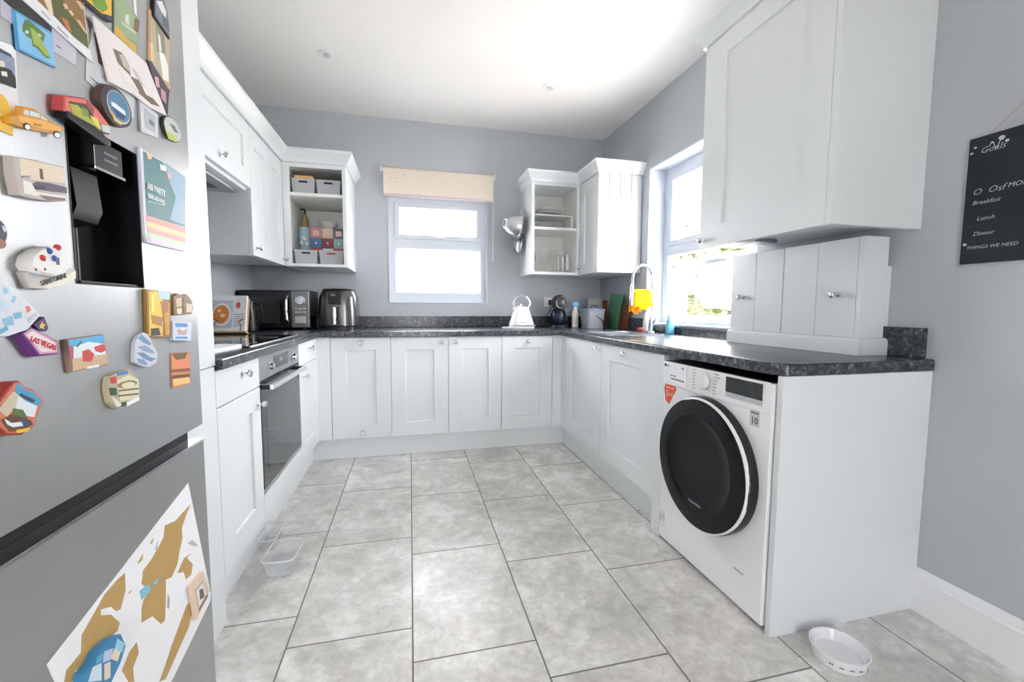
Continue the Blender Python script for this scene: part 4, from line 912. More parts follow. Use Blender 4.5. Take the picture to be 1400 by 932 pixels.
MB().lathe([(.045, 0), (.045, .006), (.006, .012), (.005, .15), (.008, .16), (0, .165)], (1.31, 3.56, 1.3815)).build('stand_pole', STEEL, t)
for i, (dx_, dy_) in enumerate(((-.05, -.02), (-.02, -.035), (.018, -.03), (.04, -.01))):
    mb = MB(); mb.tube([(1.31, 3.56, 1.528+i*.001), (1.31+dx_, 3.56+dy_, 1.535)], .002, n=6); mb.tube([(1.31+dx_, 3.56+dy_, 1.535), (1.31+dx_, 3.56+dy_, 1.42)], .0035, n=6); mb.sphere((1.31+dx_, 3.56+dy_, 1.54), .013, 1, .6, 1, 10)
    mb.build('spoon', STEEL, t)
# metal sieves hung on the side of that unit
def hung(name, x, y, z, r, dep, rot, lab, cat):
    t = thing(name, (x, y, z), lab, cat)
    ax_ = Vector((-math.cos(rot), 0, -math.sin(rot)))
    prof = [(r+.004, 0), (r+.005, .004), (r, .006), (r*.97, dep*.3), (r*.8, dep*.7), (r*.5, dep*.98), (0, dep), (0, dep-.003), (r*.48, dep*.95), (r*.77, dep*.68), (r*.94, dep*.3), (r*.96, .002)]
    b = MB(); b.lathe(prof, (x, y, z), ax_, n=36, cap=False); b.build('metal_bowl', mat('bright_steel', (.62, .62, .63), .33, 1, noise=.04, nscale=60), t, smooth=40)
    b = MB(); fr = r*.48; P = Vector((x, y, z))+ax_*(dep+.012); q = orient(ax_)
    b.tube([P+q@Vector((fr*math.cos(k/20*6.2832), fr*math.sin(k/20*6.2832), 0)) for k in range(20)], .003, n=6, closed=True)
    for k in range(4):
        c = q@Vector((fr*math.cos(k*1.5708+.5), fr*math.sin(k*1.5708+.5), 0)); b.tube([P+c, P+c*.8-ax_*.022], .003, n=6)
    b.build('foot_ring', CHROME, t)
    b = MB(); u_ = q@Vector((0, 1, 0)); u_ = u_ if u_.z > 0 else -u_
    c0 = Vector((x, y, z))+u_*(r+.002); b.tube([c0+Vector((0, -.03, 0)), c0+u_*.028+Vector((0, -.02, 0)), c0+u_*.028+Vector((0, .02, 0)), c0+Vector((0, .03, 0))], .0035, n=8)
    b.build('loop_handle', CHROME, t); return t
hung('colander', .925, 3.60, 1.775, .10, .125, R(-10), 'shiny steel colander hanging on the side of the right open shelves', 'colander')
hung('steel_strainer', .945, 3.66, 1.625, .072, .04, R(-14), 'smaller steel strainer hanging below the colander', 'strainer')
t = thing('wall_hook', (.975, 3.60, 1.90), 'chrome hook on the shelf side that holds the colander', 'hook')
MB().lathe([(.010, 0), (.010, .004), (.004, .006), (.004, .03), (0, .031)], (.9775, 3.60, 1.908), (-1, 0, 0), n=14).build('hook_plate', CHROME, t)
MB().tube([(.948, 3.60, 1.908), (.935, 3.60, 1.90), (.93, 3.60, 1.885), (.935, 3.60, 1.872)], .003, n=8).build('hook_arm', CHROME, t)

# ------------------------------------------------------------------ roller blind over the back window
t = thing('roller_blind', (.26, 3.74, 2.0), 'peach roller blind with tiny dots, mostly rolled up above the back window', 'blind')
m, N, L, p = nodes('peach_blind_fabric'); tc = N.new('ShaderNodeTexCoord'); vo = N.new('ShaderNodeTexVoronoi'); vo.inputs['Scale'].default_value = 22; L.new(tc.outputs['Object'], vo.inputs['Vector'])
cr = N.new('ShaderNodeValToRGB'); cr.color_ramp.interpolation = 'CONSTANT'; cr.color_ramp.elements[0].color = srgb(214, 180, 168); cr.color_ramp.elements[1].position = .09; cr.color_ramp.elements[1].color = srgb(255, 246, 236)
L.new(vo.outputs['Distance'], cr.inputs[0]); tl = N.new('ShaderNodeBsdfTranslucent'); ms = N.new('ShaderNodeMixShader'); ms.inputs[0].default_value = .35
L.new(cr.outputs[0], p.inputs['Base Color']); L.new(cr.outputs[0], tl.inputs[0]); L.new(p.outputs[0], ms.inputs[1]); L.new(tl.outputs[0], ms.inputs[2]); L.new(ms.outputs[0], N['Material Output'].inputs[0]); p.inputs['Roughness'].default_value = .8
MB().box(-.198, .72, 3.728, 3.7295, 2.015, 2.205).build('fabric', m, t)
MB().tube([(-.205, 3.745, 2.212), (.725, 3.745, 2.212)], .017, n=16).build('roller', m, t)
MB().box(-.198, .72, 3.7225, 3.7345, 1.993, 2.0145, .004).build('hem_bar', mat('lilac_grey_hem', srgb(214, 200, 206), .5), t)
for a in (-.222, .7262): MB().box(a, a+.016, 3.725, D-.0005, 2.188, 2.236, .004).build('bracket', WHITEP, t)
MB().tube([(.72, 3.722, 2.2), (.714, 3.722, 1.9), (.712, 3.722, 1.49), (.716, 3.722, 1.486), (.720, 3.722, 1.49), (.722, 3.724, 1.9), (.726, 3.724, 2.2)], .0018, n=6).build('pull_chain', WHITEP, t)

# ------------------------------------------------------------------ ceiling spots
for (x, y, lab) in ((-.485, 2.943, 'recessed ceiling spotlight on the left, nearer the wall cupboards'), (.97, 2.983, 'recessed ceiling spotlight on the right, nearer the back corner')):
    t = thing('ceiling_spotlight', (x, y, H), lab, 'ceiling light', 'recessed ceiling spotlights')
    MB().lathe([(.046, -.0005), (.046, -.004), (.040, -.008), (.031, -.007), (.030, -.0025), (.0, -.0025)], (x, y, H), n=32).build('bezel', WHITEP, t, recalc=True)
    MB().lathe([(.017, -.003), (.017, -.006), (.0, -.0065)], (x+.003, y, H), n=24).build('lamp_glass', mat('spot_lamp_grey', srgb(190, 188, 184), .3, 0), t, recalc=True)

# ------------------------------------------------------------------ tubs and bowl on the floor
def tub(x0, x1, y0, y1, h, lab, rz=0):
    cx, cy = (x0+x1)/2, (y0+y1)/2; t = thing('plastic_tub', (cx, cy, 0), lab, 'tub', 'clear plastic tubs on the floor')
    a, b_ = (x1-x0)/2, (y1-y0)/2; S = lambda k, z: squircle(cx, cy, a*k, b_*k, z, n=40, p=6)
    rings = [S(.80, .001), S(.84, .004), S(.97, h-.006), S(1.03, h-.005), S(1.03, h), S(.965, h), S(.82, .006), S(.79, .004)]
    b = bmesh.new(); V = [[b.verts.new(p_) for p_ in r_] for r_ in rings]; n = 40
    for p_, q in zip(V, V[1:]):
        for i in range(n): b.faces.new((p_[i], p_[(i+1) % n], q[(i+1) % n], q[i]))
    b.faces.new(V[0][::-1]); b.faces.new(V[-1]); bmesh.ops.recalc_face_normals(b, faces=b.faces[:]); mb = MB(); mb.merge(b); mb.build('tub_body', CLEARTUB, t, smooth=50)
    MB().tube(squircle(cx, cy, a*1.035, b_*1.035, h-.002, n=40, p=6), .0028, n=6, closed=True).build('rim', glass_mat('frosted_clear_plastic', (.97, .97, .98, 1), .2, body=.45), t)
    loft(MB(), [squircle(cx, cy, a*.805, b_*.805, .0065, n=40, p=6), squircle(cx, cy, a*.84, b_*.84, .024, n=40, p=6)]).build('water', glass_mat('still_water', (.97, .98, .99, 1)), t)
    t.rotation_euler = (0, 0, rz); return t
tub(-.585, -.463, 1.785, 1.955, .075, 'larger clear plastic water tub on the floor in front of the left cabinets', R(-4))
tub(-.662, -.592, 1.99, 2.15, .06, 'smaller clear plastic tub pushed against the left plinth behind the larger one')
bx, by = [(1.286,0.9745)][0]
t = thing('pet_bowl', (bx, by, 0), 'white ceramic pet bowl with small dark marks, on the floor by the end panel', 'bowl')
MB().lathe([(.066, 0), (.07, .002), (.079, .036), (.079, .040), (.075, .041), (.072, .037), (.062, .010), (0, .009)], (bx, by, 0), n=56).build('bowl_body', PORC, t)
mb = MB()
for k in range(9):
    a = -2.7+k*.33; rr = .0765; c = Vector((bx+rr*math.cos(a), by+rr*math.sin(a), .021)); tg = Vector((-math.sin(a), math.cos(a), 0)); nr = Vector((math.cos(a), math.sin(a), .2))*.0009
    s_ = .0055; vs = [c+tg*p_*s_+Vector((0, 0, q*s_))+nr for p_, q in ((-1, .15), (-.7, .6), (-.45, .2), (.45, .2), (.7, .6), (1, .15), (1, -.3), (.6, -.5), (.4, -.2), (-.4, -.2), (-.7, -.5), (-1, -.2))]
    mb.bm.faces.new([mb.bm.verts.new(v) for v in vs])
mb.build('painted_bones', mat('ink_blue_glaze', srgb(60, 66, 86), .3), t, smooth=0)['kind'] = 'stuff'

# ------------------------------------------------------------------ chalkboard
t = thing('chalkboard', (1.765, .78, 1.23), 'black chalkboard hanging by a string on the right wall, chalk writing on it', 'chalkboard')
CB0, CB1, CBZ0, CBZ1 = .52, 1.036, 1.231, 1.628
bd = MB().box(1.762, 1.770, CB0, CB1, CBZ0, CBZ1, .001).build('board', mat('blackboard_slate', (.013, .017, .021), .55, noise=.25, nscale=6), t)
FCB = flip(face_R(1.7618)); CH = mat('white_chalk', srgb(206, 210, 214), .8, noise=.1)
for s_, size, y, z, sh in (('Goals', .026, 1.008, 1.575, .35), ('O  Osf', .027, 1.018, 1.448, .3), ('MONDAY', .02, .935, 1.452, .25), ('Breakfast', .018, 1.016, 1.417, .3), ('Lunch', .018, 1.002, 1.366, .3), ('Dinner', .018, 1.008, 1.319, .3), ('THINGS WE NEED', .015, 1.022, 1.277, .2), ('Tuesday', .022, .80, 1.45, .3)):
    mb = MB(); text_into(mb, s_, size, FCB, -y, 0, z, shear=sh, ext=.0002, thin=-.012); mb.build('lettering', CH, bd, recalc=True)
for z in (1.40, 1.352, 1.30, 1.268): MB().box(-1.03, -.53, 0, .0003, z, z+.0006, xf=FCB).build('chalk_line', mat('faint_chalk', (.06, .07, .075), .8), bd, recalc=True)
for y, z, r_ in ((.958, 1.607, .0075), (.945, 1.594, .005), (1.02, 1.598, .004), (1.028, 1.582, .004), (1.026, 1.294, .005), (.98, 1.60, .003)):
    mb = MB(); disc(mb, FCB, -y, 0, z, r_, r_*.85, .0004, 14); mb.build('chalk_dot', CH, bd, recalc=True)
mb = MB(); mb.tube([FCB(-.985+.03*k/8, .0004, 1.592+.012*math.sin(k*1.1)) for k in range(9)], .0009, n=5); mb.build('chalk_scribble', CH, bd)
MB().tube([(1.766, .993, 1.628), (1.768, .78, 1.815), (1.766, .567, 1.628)], .0012, n=6).build('string', colour(196, 160, 150), t)
MB().lathe([(.003, 0), (.003, .008), (.006, .009), (0, .011)], (XR, .78, 1.813), (-1, 0, 0), n=12).build('nail', STEEL, t)

# ------------------------------------------------------------------ magnets, cards and papers on the fridge
S0 = FXF+.0003
def magnet(name, lab, cat, tt, edge, outline, patches=(), bev=0, grp='magnets and cards on the fridge', base=0):
    """outline and patches lie on the fridge front (y, z); patches = (colour, points) or (colour, centre, point, point) for an oval"""
    mb = MB(); mats = [edge]; mb.prism(outline, S0+base, S0+tt, 'x', bev=bev)
    for i, pch in enumerate(patches):
        c, pts = pch[0], pch[1]
        m_ = colour(*c) if isinstance(c, tuple) else c
        if m_ not in mats: mats.append(m_)
        mb.mi = mats.index(m_); mb.prism(pts, S0+tt+.0001, S0+tt+.0003+.00012*i, 'x')
    return tag(mb.build(name, mats, recalc=False), lab, cat, grp)
def oval(pts, n=24): # centre, end of first axis, end of second axis
    (cy, cz), (ay_, az), (by_, bz) = pts
    return [(cy+(ay_-cy)*math.cos(k/n*6.2832)+(by_-cy)*math.sin(k/n*6.2832), cz+(az-cz)*math.cos(k/n*6.2832)+(bz-cz)*math.sin(k/n*6.2832)) for k in range(n)]
def poly_oval(y0, y1, z0, z1, n=16): return [((y0+y1)/2+(y1-y0)/2*math.cos(k/n*6.2832), (z0+z1)/2+(z1-z0)/2*math.sin(k/n*6.2832)) for k in range(n)]
PAPER = mat('white_paper'); 
magnet('photo_card', 'pale lilac paper tucked under the black photo sleeve, top left of the fridge', 'paper', .0006, colour(206, 200, 214), [(0.6848,1.4721),(0.6813,1.4351),(0.7011,1.4344),(0.7079,1.4615),(0.69,1.4756)])
magnet('photo_card', 'pale lilac paper peeking out below the large white-edged calendar', 'paper', .0006, colour(204, 200, 212), [(0.7568,1.4739),(0.7608,1.4374),(0.8028,1.4398),(0.806,1.473)], [((120, 122, 140), [(0.767,1.4498),(0.7749,1.4502),(0.7747,1.4481),(0.7668,1.4477)])])
magnet('photo_sleeve', 'black strip of a photo sleeve crossing behind the large calendar', 'photo', .0016, mat('black_card', (.01, .01, .013), .4, noise=.1), [(0.6854,1.4559),(0.7149,1.4753),(0.7595,1.4681),(0.7589,1.4619),(0.7524,1.459),(0.7003,1.4543)], base=.0007)
magnet('picture_calendar', 'large white-edged calendar picture curling off the top left of the fridge', 'calendar', .003, PAPER, [(0.7123,1.4737),(0.8365,1.4623),(0.8294,1.4867),(0.8229,1.5594),(0.7011,1.4768)],
   [((150, 110, 60), [(0.7348,1.4886),(0.8287,1.4787),(0.8209,1.5538),(0.7258,1.49)]), ((92, 96, 48), [(0.7603,1.5055),(0.7635,1.4862),(0.7976,1.4789),(0.8271,1.479),(0.8262,1.501),(0.8114,1.5027),(0.7933,1.507),(0.781,1.5191)]), ((238, 220, 190), [(0.7451,1.4992),(0.7557,1.4833),(0.761,1.4866),(0.7581,1.5078)]), ((196, 120, 64), [(0.7745,1.4931),(0.7866,1.4806),(0.7937,1.4828),(0.7881,1.4956)]), ((226, 196, 170), [(0.7804,1.5138),(0.784,1.5091),(0.7912,1.5138),(0.7876,1.5184)]), ((226, 200, 176), [(0.7896,1.5107),(0.7976,1.5076),(0.8008,1.5117),(0.7954,1.5144)]), ((222, 190, 160), [(0.806,1.5356),(0.8171,1.5304),(0.8248,1.5332),(0.815,1.5395)]), ((220, 186, 150), [(0.8032,1.507),(0.8229,1.498),(0.8261,1.4999),(0.8122,1.5105)]), ((190, 190, 205), [(0.7409,1.4795),(0.7526,1.4765),(0.7537,1.4753),(0.7418,1.4773)]), ((190, 190, 205), [(0.7675,1.4751),(0.7858,1.472),(0.7857,1.4709),(0.7673,1.473)])], base=.0017)
magnet('map_magnet', 'square light blue magnet showing a green island map', 'magnet', .004, colour(86, 160, 210), [(0.6974,1.4528),(0.7557,1.4603),(0.7575,1.4137),(0.698,1.4049)],
   [((132, 196, 234), [(0.6981,1.4498),(0.7541,1.4565),(0.7564,1.416),(0.6992,1.4074)]), ((88, 128, 60), [(0.7106,1.4488),(0.7164,1.4523),(0.7297,1.4514),(0.7425,1.4496),(0.7376,1.4364),(0.7406,1.4306),(0.7463,1.4271),(0.7482,1.4214),(0.7406,1.4182),(0.7337,1.4201),(0.727,1.4229),(0.7201,1.4218),(0.7187,1.4301),(0.712,1.4289),(0.7059,1.4325),(0.7066,1.44)]), ((170, 190, 84), [(0.7178,1.4442),(0.7256,1.4443),(0.7332,1.4395),(0.7397,1.4339),(0.7464,1.4281),(0.7458,1.422),(0.7386,1.4219),(0.7296,1.4263),(0.7216,1.4254),(0.7201,1.4337)]), ((230, 236, 226), [(0.7105,1.4362),(0.715,1.438),(0.7146,1.4341),(0.709,1.4317)]), ((230, 236, 226), [(0.7302,1.4442),(0.7348,1.4442),(0.7345,1.4412),(0.7299,1.4413)])], bev=.0006, base=.0007)
magnet('portrait_card', 'white-bordered black and white portrait card with a yellow print below, at the left edge', 'card', .001, PAPER, [(0.6711,1.4012),(0.6931,1.407),(0.6978,1.4026),(0.6958,1.3277),(0.6826,1.3185),(0.6832,1.2932),(0.6609,1.2933)],
   [((140, 150, 176), [(0.6722,1.3935),(0.6947,1.3921),(0.6933,1.356),(0.6682,1.3508)]), ((54, 56, 76), [(0.6722,1.3935),(0.6899,1.3947),(0.6916,1.3913),(0.6717,1.3881)]), ((238, 220, 206), [(0.6727,1.3785),(0.6796,1.3805),(0.68,1.3738),(0.672,1.3714)]), ((14, 13, 15), [(0.67,1.3695),(0.68,1.3738),(0.688,1.3745),(0.6935,1.3685),(0.6932,1.3551),(0.6819,1.3532),(0.6682,1.3508)]), ((240, 236, 230), [(0.6735,1.3662),(0.6815,1.3694),(0.6819,1.3636),(0.6739,1.3613)]), ((236, 190, 50), [(0.6649,1.3357),(0.6727,1.3385),(0.6791,1.3336),(0.6822,1.3245),(0.6827,1.3194),(0.6832,1.2932),(0.6609,1.2933)]), ((246, 222, 130), [(0.6637,1.3131),(0.6825,1.3176),(0.6823,1.3149),(0.6634,1.3104)])])
magnet('taxi_magnet', 'yellow taxi shaped magnet driving down to the right', 'magnet', .009, colour(214, 150, 60), [(0.6712,1.3137),(0.6851,1.3213),(0.6904,1.3334),(0.7071,1.338),(0.7229,1.3354),(0.7371,1.3326),(0.7524,1.3339),(0.7544,1.3277),(0.7458,1.3195),(0.7207,1.3128),(0.6953,1.3066),(0.6723,1.3046)],
   [((242, 178, 84), [(0.6827,1.3185),(0.7222,1.3285),(0.7508,1.3313),(0.7517,1.3267),(0.721,1.3167),(0.6831,1.3116)]), ((206, 222, 220), [(0.6922,1.3297),(0.6988,1.3316),(0.6981,1.325),(0.6905,1.3236)]), ((206, 222, 220), [(0.6999,1.3321),(0.7147,1.3347),(0.7153,1.3294),(0.6993,1.3255)]), ((206, 222, 220), [(0.7169,1.3338),(0.7261,1.332),(0.7271,1.3305),(0.7164,1.3289)]), ((40, 30, 24), oval([(0.6934,1.3095),(0.6989,1.3108),(0.693,1.3048)])), ((236, 238, 240), oval([(0.6939,1.3093),(0.6978,1.3103),(0.6936,1.306)])), ((40, 30, 24), oval([(0.7419,1.318),(0.7484,1.3194),(0.7414,1.3129)])), ((236, 238, 240), oval([(0.7418,1.3174),(0.747,1.3189),(0.7415,1.3139)])), ((198, 130, 40), [(0.7041,1.3183),(0.7157,1.3211),(0.7154,1.3182),(0.705,1.3159)])], bev=.0012)
magnet('house_magnet', 'red-framed street scene magnet with yellow plants on a black base, above the dispenser', 'magnet', .014, colour(196, 80, 84), [(0.7526,1.3751),(0.796,1.392),(0.8202,1.3878),(0.8454,1.3737),(0.8473,1.3585),(0.8233,1.3538),(0.7492,1.3539)],
   [((222, 110, 100), [(0.7538,1.3737),(0.7942,1.3891),(0.8151,1.3845),(0.8435,1.3718),(0.8441,1.3607),(0.8235,1.3561),(0.7535,1.3577)]), ((70, 60, 30), [(0.7602,1.3716),(0.7936,1.3825),(0.8076,1.3715),(0.8293,1.365),(0.8266,1.3539),(0.7653,1.3547)]), ((178, 176, 50), [(0.7613,1.3691),(0.7782,1.3736),(0.7921,1.3671),(0.8158,1.3597),(0.8233,1.3538),(0.7654,1.3558)]), ((120, 136, 50), [(0.784,1.3741),(0.7974,1.3757),(0.7994,1.3659),(0.7857,1.3623)]), ((150, 70, 66), [(0.7973,1.3905),(0.8118,1.3819),(0.8076,1.3715),(0.7962,1.3794)]), ((190, 206, 206), [(0.8245,1.3653),(0.8434,1.3706),(0.8458,1.3602),(0.8284,1.3558)]), ((222, 206, 90), [(0.8012,1.3688),(0.817,1.3711),(0.8252,1.3567),(0.8095,1.3593)])], bev=.002)
tag(MB().prism([(0.7553,1.3558),(0.8074,1.3566),(0.8426,1.3467),(0.8418,1.3384),(0.8313,1.3358),(0.753,1.3459)], S0, S0+.017, 'x', bev=.002).build('magnet_base', BLACK), 'black wedge-shaped base under the red street scene magnet', 'magnet', 'magnets and cards on the fridge')
magnet('grey_card', 'light grey card hanging behind the large white folded paper', 'card', .001, colour(206, 208, 210), [(0.8436,1.5165),(0.8257,1.4628),(0.8209,1.429),(0.8524,1.4242),(0.9383,1.4186),(0.9453,1.4664),(0.8793,1.4684),(0.8551,1.5345)], [((120, 96, 100), [(0.8464,1.5127),(0.8537,1.5203),(0.8675,1.4911),(0.8655,1.4706),(0.852,1.4702)]), ((90, 92, 96), [(0.8326,1.4381),(0.8689,1.4354),(0.8688,1.4342),(0.8325,1.4369)])])
magnet('plant_magnet', 'yellow sunflower-edged magnet with green plants at the top of the fridge', 'magnet', .005, mat('black_card'), [(0.8186,1.5484),(0.8905,1.5963),(0.8862,1.5531),(0.8786,1.5484),(0.8195,1.5428)], [((236, 190, 60), [(0.8217,1.5494),(0.8884,1.5938),(0.8851,1.5605),(0.8634,1.5526)]), ((120, 160, 60), [(0.8381,1.5604),(0.8697,1.5813),(0.8771,1.5692),(0.8637,1.555),(0.8436,1.5521)]), ((70, 76, 96), [(0.8635,1.5538),(0.8854,1.563),(0.8845,1.5544),(0.877,1.5509)])])
magnet('painting_card', 'green landscape painting postcard with ochre fields', 'postcard', .0012, colour(150, 160, 130), [(0.9017,1.602),(0.9303,1.621),(0.973,1.6109),(0.9592,1.54),(0.8956,1.5406)],
   [((158, 178, 140), [(0.9036,1.602),(0.93,1.6184),(0.9682,1.6066),(0.9614,1.5617),(0.8983,1.5493)]), ((222, 176, 80), [(0.8988,1.5543),(0.9124,1.559),(0.9294,1.5533),(0.9566,1.5564),(0.9572,1.5414),(0.8977,1.5431)]), ((130, 96, 74), [(0.9595,1.6064),(0.9729,1.6095),(0.9658,1.5834),(0.9528,1.5821)]), ((216, 218, 206), [(0.9294,1.5924),(0.9401,1.5992),(0.9401,1.5794),(0.9281,1.5794)]), ((196, 200, 180), [(0.9158,1.5743),(0.9571,1.5821),(0.9585,1.5753),(0.9192,1.5691)])])
magnet('paper_strip', 'thin white paper strip beside the green landscape postcard', 'paper', .0008, PAPER, [(0.9589,1.6412),(0.968,1.6473),(0.9667,1.6134),(0.9601,1.6118)])
magnet('museum_postcard', 'tall beige painting postcard near the right edge of the fridge', 'postcard', .0012, colour(196, 150, 104), [(1.0044,1.6503),(1.0194,1.6573),(1.0801,1.6381),(1.0713,1.5281),(1.0421,1.5343),(0.9938,1.5482)],
   [((190, 180, 150), [(1.009,1.6493),(1.0768,1.6333),(1.069,1.5329),(1.0013,1.5522)]), ((150, 146, 130), [(1.0276,1.6406),(1.0578,1.6337),(1.0584,1.5884),(1.0268,1.5852)]), ((244, 240, 234), [(1.0349,1.5896),(1.0537,1.5944),(1.0654,1.5777),(1.0648,1.5455),(1.0427,1.5403)]), ((226, 196, 166), [(1.0026,1.5879),(1.0151,1.5923),(1.0142,1.559),(1.0016,1.555)]), ((236, 232, 220), [(1.0333,1.6234),(1.0407,1.6208),(1.0431,1.5942),(1.0349,1.5896)])])
magnet('grey_tag', 'dark grey and white tag magnet at the top right of the fridge', 'magnet', .005, mat('black_card'), [(1.0189,1.6818),(1.0543,1.7054),(1.0681,1.6833),(1.0711,1.6335),(1.015,1.6443)], [((124, 130, 140), [(1.024,1.6839),(1.0513,1.702),(1.0652,1.6815),(1.0688,1.6379),(1.0204,1.649)]), ((226, 228, 230), [(1.026,1.6798),(1.0477,1.6927),(1.0626,1.6827),(1.0585,1.6687),(1.0428,1.6701)]), ((96, 110, 116), [(1.0446,1.6629),(1.0694,1.6698),(1.0698,1.6471),(1.0457,1.6482)])], bev=.0008)
magnet('dark_photo', 'dark purple photo magnet half hidden behind the white folded paper', 'photo', .003, mat('black_card'), [(0.9875,1.5477),(1.0022,1.5529),(1.0614,1.5266),(1.0503,1.4737),(1.0226,1.4859)], [((78, 68, 88), [(0.9922,1.5476),(1.0045,1.5514),(1.0585,1.5252),(1.0486,1.4831),(1.0187,1.4981)]), ((216, 170, 160), [(1.0095,1.5295),(1.0224,1.5332),(1.0256,1.5153),(1.0127,1.5119)]), ((200, 150, 150), [(1.0283,1.5166),(1.0467,1.5168),(1.047,1.494),(1.0289,1.4972)])], base=.0014)
magnet('folded_card', 'large white folded card with a brown animal photo, tilted across the top of the fridge', 'card', .008, mat('warm_white_card', srgb(236, 228, 226), .6, noise=.02), [(0.8367,1.533),(0.9742,1.536),(1.0364,1.467),(0.9777,1.457),(0.9292,1.4585),(0.8651,1.4483)],
   [((128, 108, 94), [(0.8782,1.5083),(0.901,1.5139),(0.9193,1.502),(0.9218,1.486),(0.9474,1.4913),(0.9762,1.4657),(0.9449,1.4671),(0.9293,1.4798),(0.9055,1.4827),(0.8875,1.4924)]), ((200, 186, 178), [(0.8928,1.5083),(0.9086,1.5133),(0.9215,1.5031),(0.9183,1.4916),(0.9027,1.4933)]), ((238, 232, 226), [(0.8873,1.4899),(0.9178,1.4865),(0.9452,1.4698),(0.9004,1.4705)]), ((206, 196, 190), [(0.9276,1.5039),(0.94,1.5028),(0.9646,1.4867),(0.9471,1.4886)]), ((120, 100, 84), [(0.9588,1.4735),(0.987,1.4786),(1.011,1.473),(0.9809,1.4651)])], base=.0045)
magnet('ship_magnet', 'oval dark-rimmed magnet with a white ship on blue water', 'magnet', .012, colour(86, 66, 58), oval([(0.8724,1.4126),(0.9095,1.4191),(0.8665,1.4437)]),
   [((30, 40, 76), oval([(0.8742,1.4128),(0.9095,1.4191),(0.8681,1.4422)])), ((206, 190, 150), oval([(0.8761,1.4131),(0.9055,1.4185),(0.8713,1.4379)])), ((70, 126, 166), oval([(0.8762,1.4143),(0.9035,1.4189),(0.8711,1.4366)])), ((240, 240, 240), [(0.8565,1.4148),(0.8691,1.4158),(0.8913,1.4137),(0.8925,1.407),(0.8719,1.4077),(0.8576,1.4084)]), ((26, 56, 104), [(0.8574,1.406),(0.8716,1.4052),(0.8924,1.4057),(0.8857,1.3969),(0.8706,1.3954)]), ((222, 190, 90), [(0.8566,1.3988),(0.8666,1.3914),(0.8811,1.3891),(0.877,1.385),(0.8607,1.3866)])], bev=.002)
magnet('instant_photo', 'small white-framed instant photo magnet right of the oval ship magnet', 'photo', .004, colour(212, 212, 216), [(0.9539,1.4592),(1.0125,1.4579),(1.0077,1.4114),(0.9526,1.4027)], [((178, 184, 192), [(0.9643,1.4521),(1.0017,1.4492),(0.9984,1.4176),(0.9651,1.4154)]), ((110, 116, 126), [(0.9813,1.438),(0.9954,1.4356),(0.997,1.4281),(0.9779,1.4286)])], bev=.0006)
magnet('oval_magnet', 'small oval green and grey magnet at the right edge of the fridge', 'magnet', .006, mat('dark_green_edge', srgb(50, 56, 44), .5), oval([(1.0608,1.4491),(1.0935,1.4542),(1.052,1.4719)]), [((196, 200, 196), oval([(1.0608,1.4491),(1.0921,1.4544),(1.0532,1.4702)])), ((176, 190, 96), [(1.0296,1.4383),(1.0597,1.4383),(1.0825,1.4348),(1.07,1.4272),(1.0414,1.4227)]), ((110, 112, 104), [(1.0477,1.457),(1.0676,1.4591),(1.0811,1.4494),(1.0662,1.4467)])], bev=.0015)
magnet('plaque_magnet', 'rough beige plaque magnet of a boat and lighthouse, left of the dispenser', 'magnet', .012, colour(196, 186, 180), [(0.6674,1.2648),(0.6962,1.2698),(0.7474,1.2765),(0.7479,1.2545),(0.7494,1.2296),(0.7193,1.2215),(0.6901,1.2184),(0.671,1.2182),(0.6692,1.2311),(0.6673,1.2429)],
   [((228, 210, 184), [(0.6744,1.2645),(0.7445,1.2736),(0.7465,1.2541),(0.6925,1.2429),(0.6744,1.2432)]), ((110, 66, 60), [(0.7032,1.2609),(0.7078,1.2614),(0.7088,1.2475),(0.7031,1.2478)]), ((84, 62, 92), [(0.6886,1.2364),(0.698,1.2426),(0.7169,1.246),(0.7473,1.2483),(0.7478,1.2404),(0.7207,1.2354),(0.6948,1.2325)]), ((46, 28, 44), [(0.6907,1.2351),(0.7093,1.2411),(0.7111,1.2349),(0.6936,1.2313)]), ((236, 232, 226), [(0.676,1.2383),(0.6888,1.2382),(0.6945,1.2287),(0.7433,1.2352),(0.7456,1.2317),(0.7077,1.2245),(0.6766,1.2223)]), ((130, 96, 90), [(0.6964,1.2255),(0.7152,1.2282),(0.743,1.2321),(0.7427,1.229),(0.7146,1.2223)]), ((160, 150, 160), [(0.6755,1.2435),(0.6875,1.247),(0.6872,1.2442),(0.6752,1.2408)])], bev=.002)
magnet('ball_magnet', 'dark blue round magnet cut by the left edge of the photo', 'magnet', .012, mat('midnight_blue', srgb(34, 34, 62), .35), oval([(0.6323,1.1652),(0.6512,1.1675),(0.6341,1.184)]), [((150, 90, 80), oval([(0.6377,1.1542),(0.6461,1.1545),(0.6382,1.1602)])), ((220, 224, 236), [(0.6425,1.1763),(0.6453,1.176),(0.6478,1.1721),(0.6455,1.1683),(0.6431,1.1721)])], bev=.003)
magnet('island_village_magnet', 'white village magnet with red and blue domes on a name banner', 'magnet', .010, colour(206, 200, 194), [(0.672,1.1235),(0.6901,1.1306),(0.757,1.1354),(0.7569,1.1206),(0.7371,1.1122),(0.706,1.1027),(0.6798,1.1036)],
   [((176, 196, 210), [(0.6785,1.124),(0.6872,1.1237),(0.6889,1.1172),(0.68,1.1166)]), ((238, 230, 212), [(0.6919,1.1136),(0.7248,1.1196),(0.7567,1.1322),(0.7556,1.1216),(0.7317,1.1109),(0.7062,1.1047),(0.6923,1.106)])], bev=.0015)
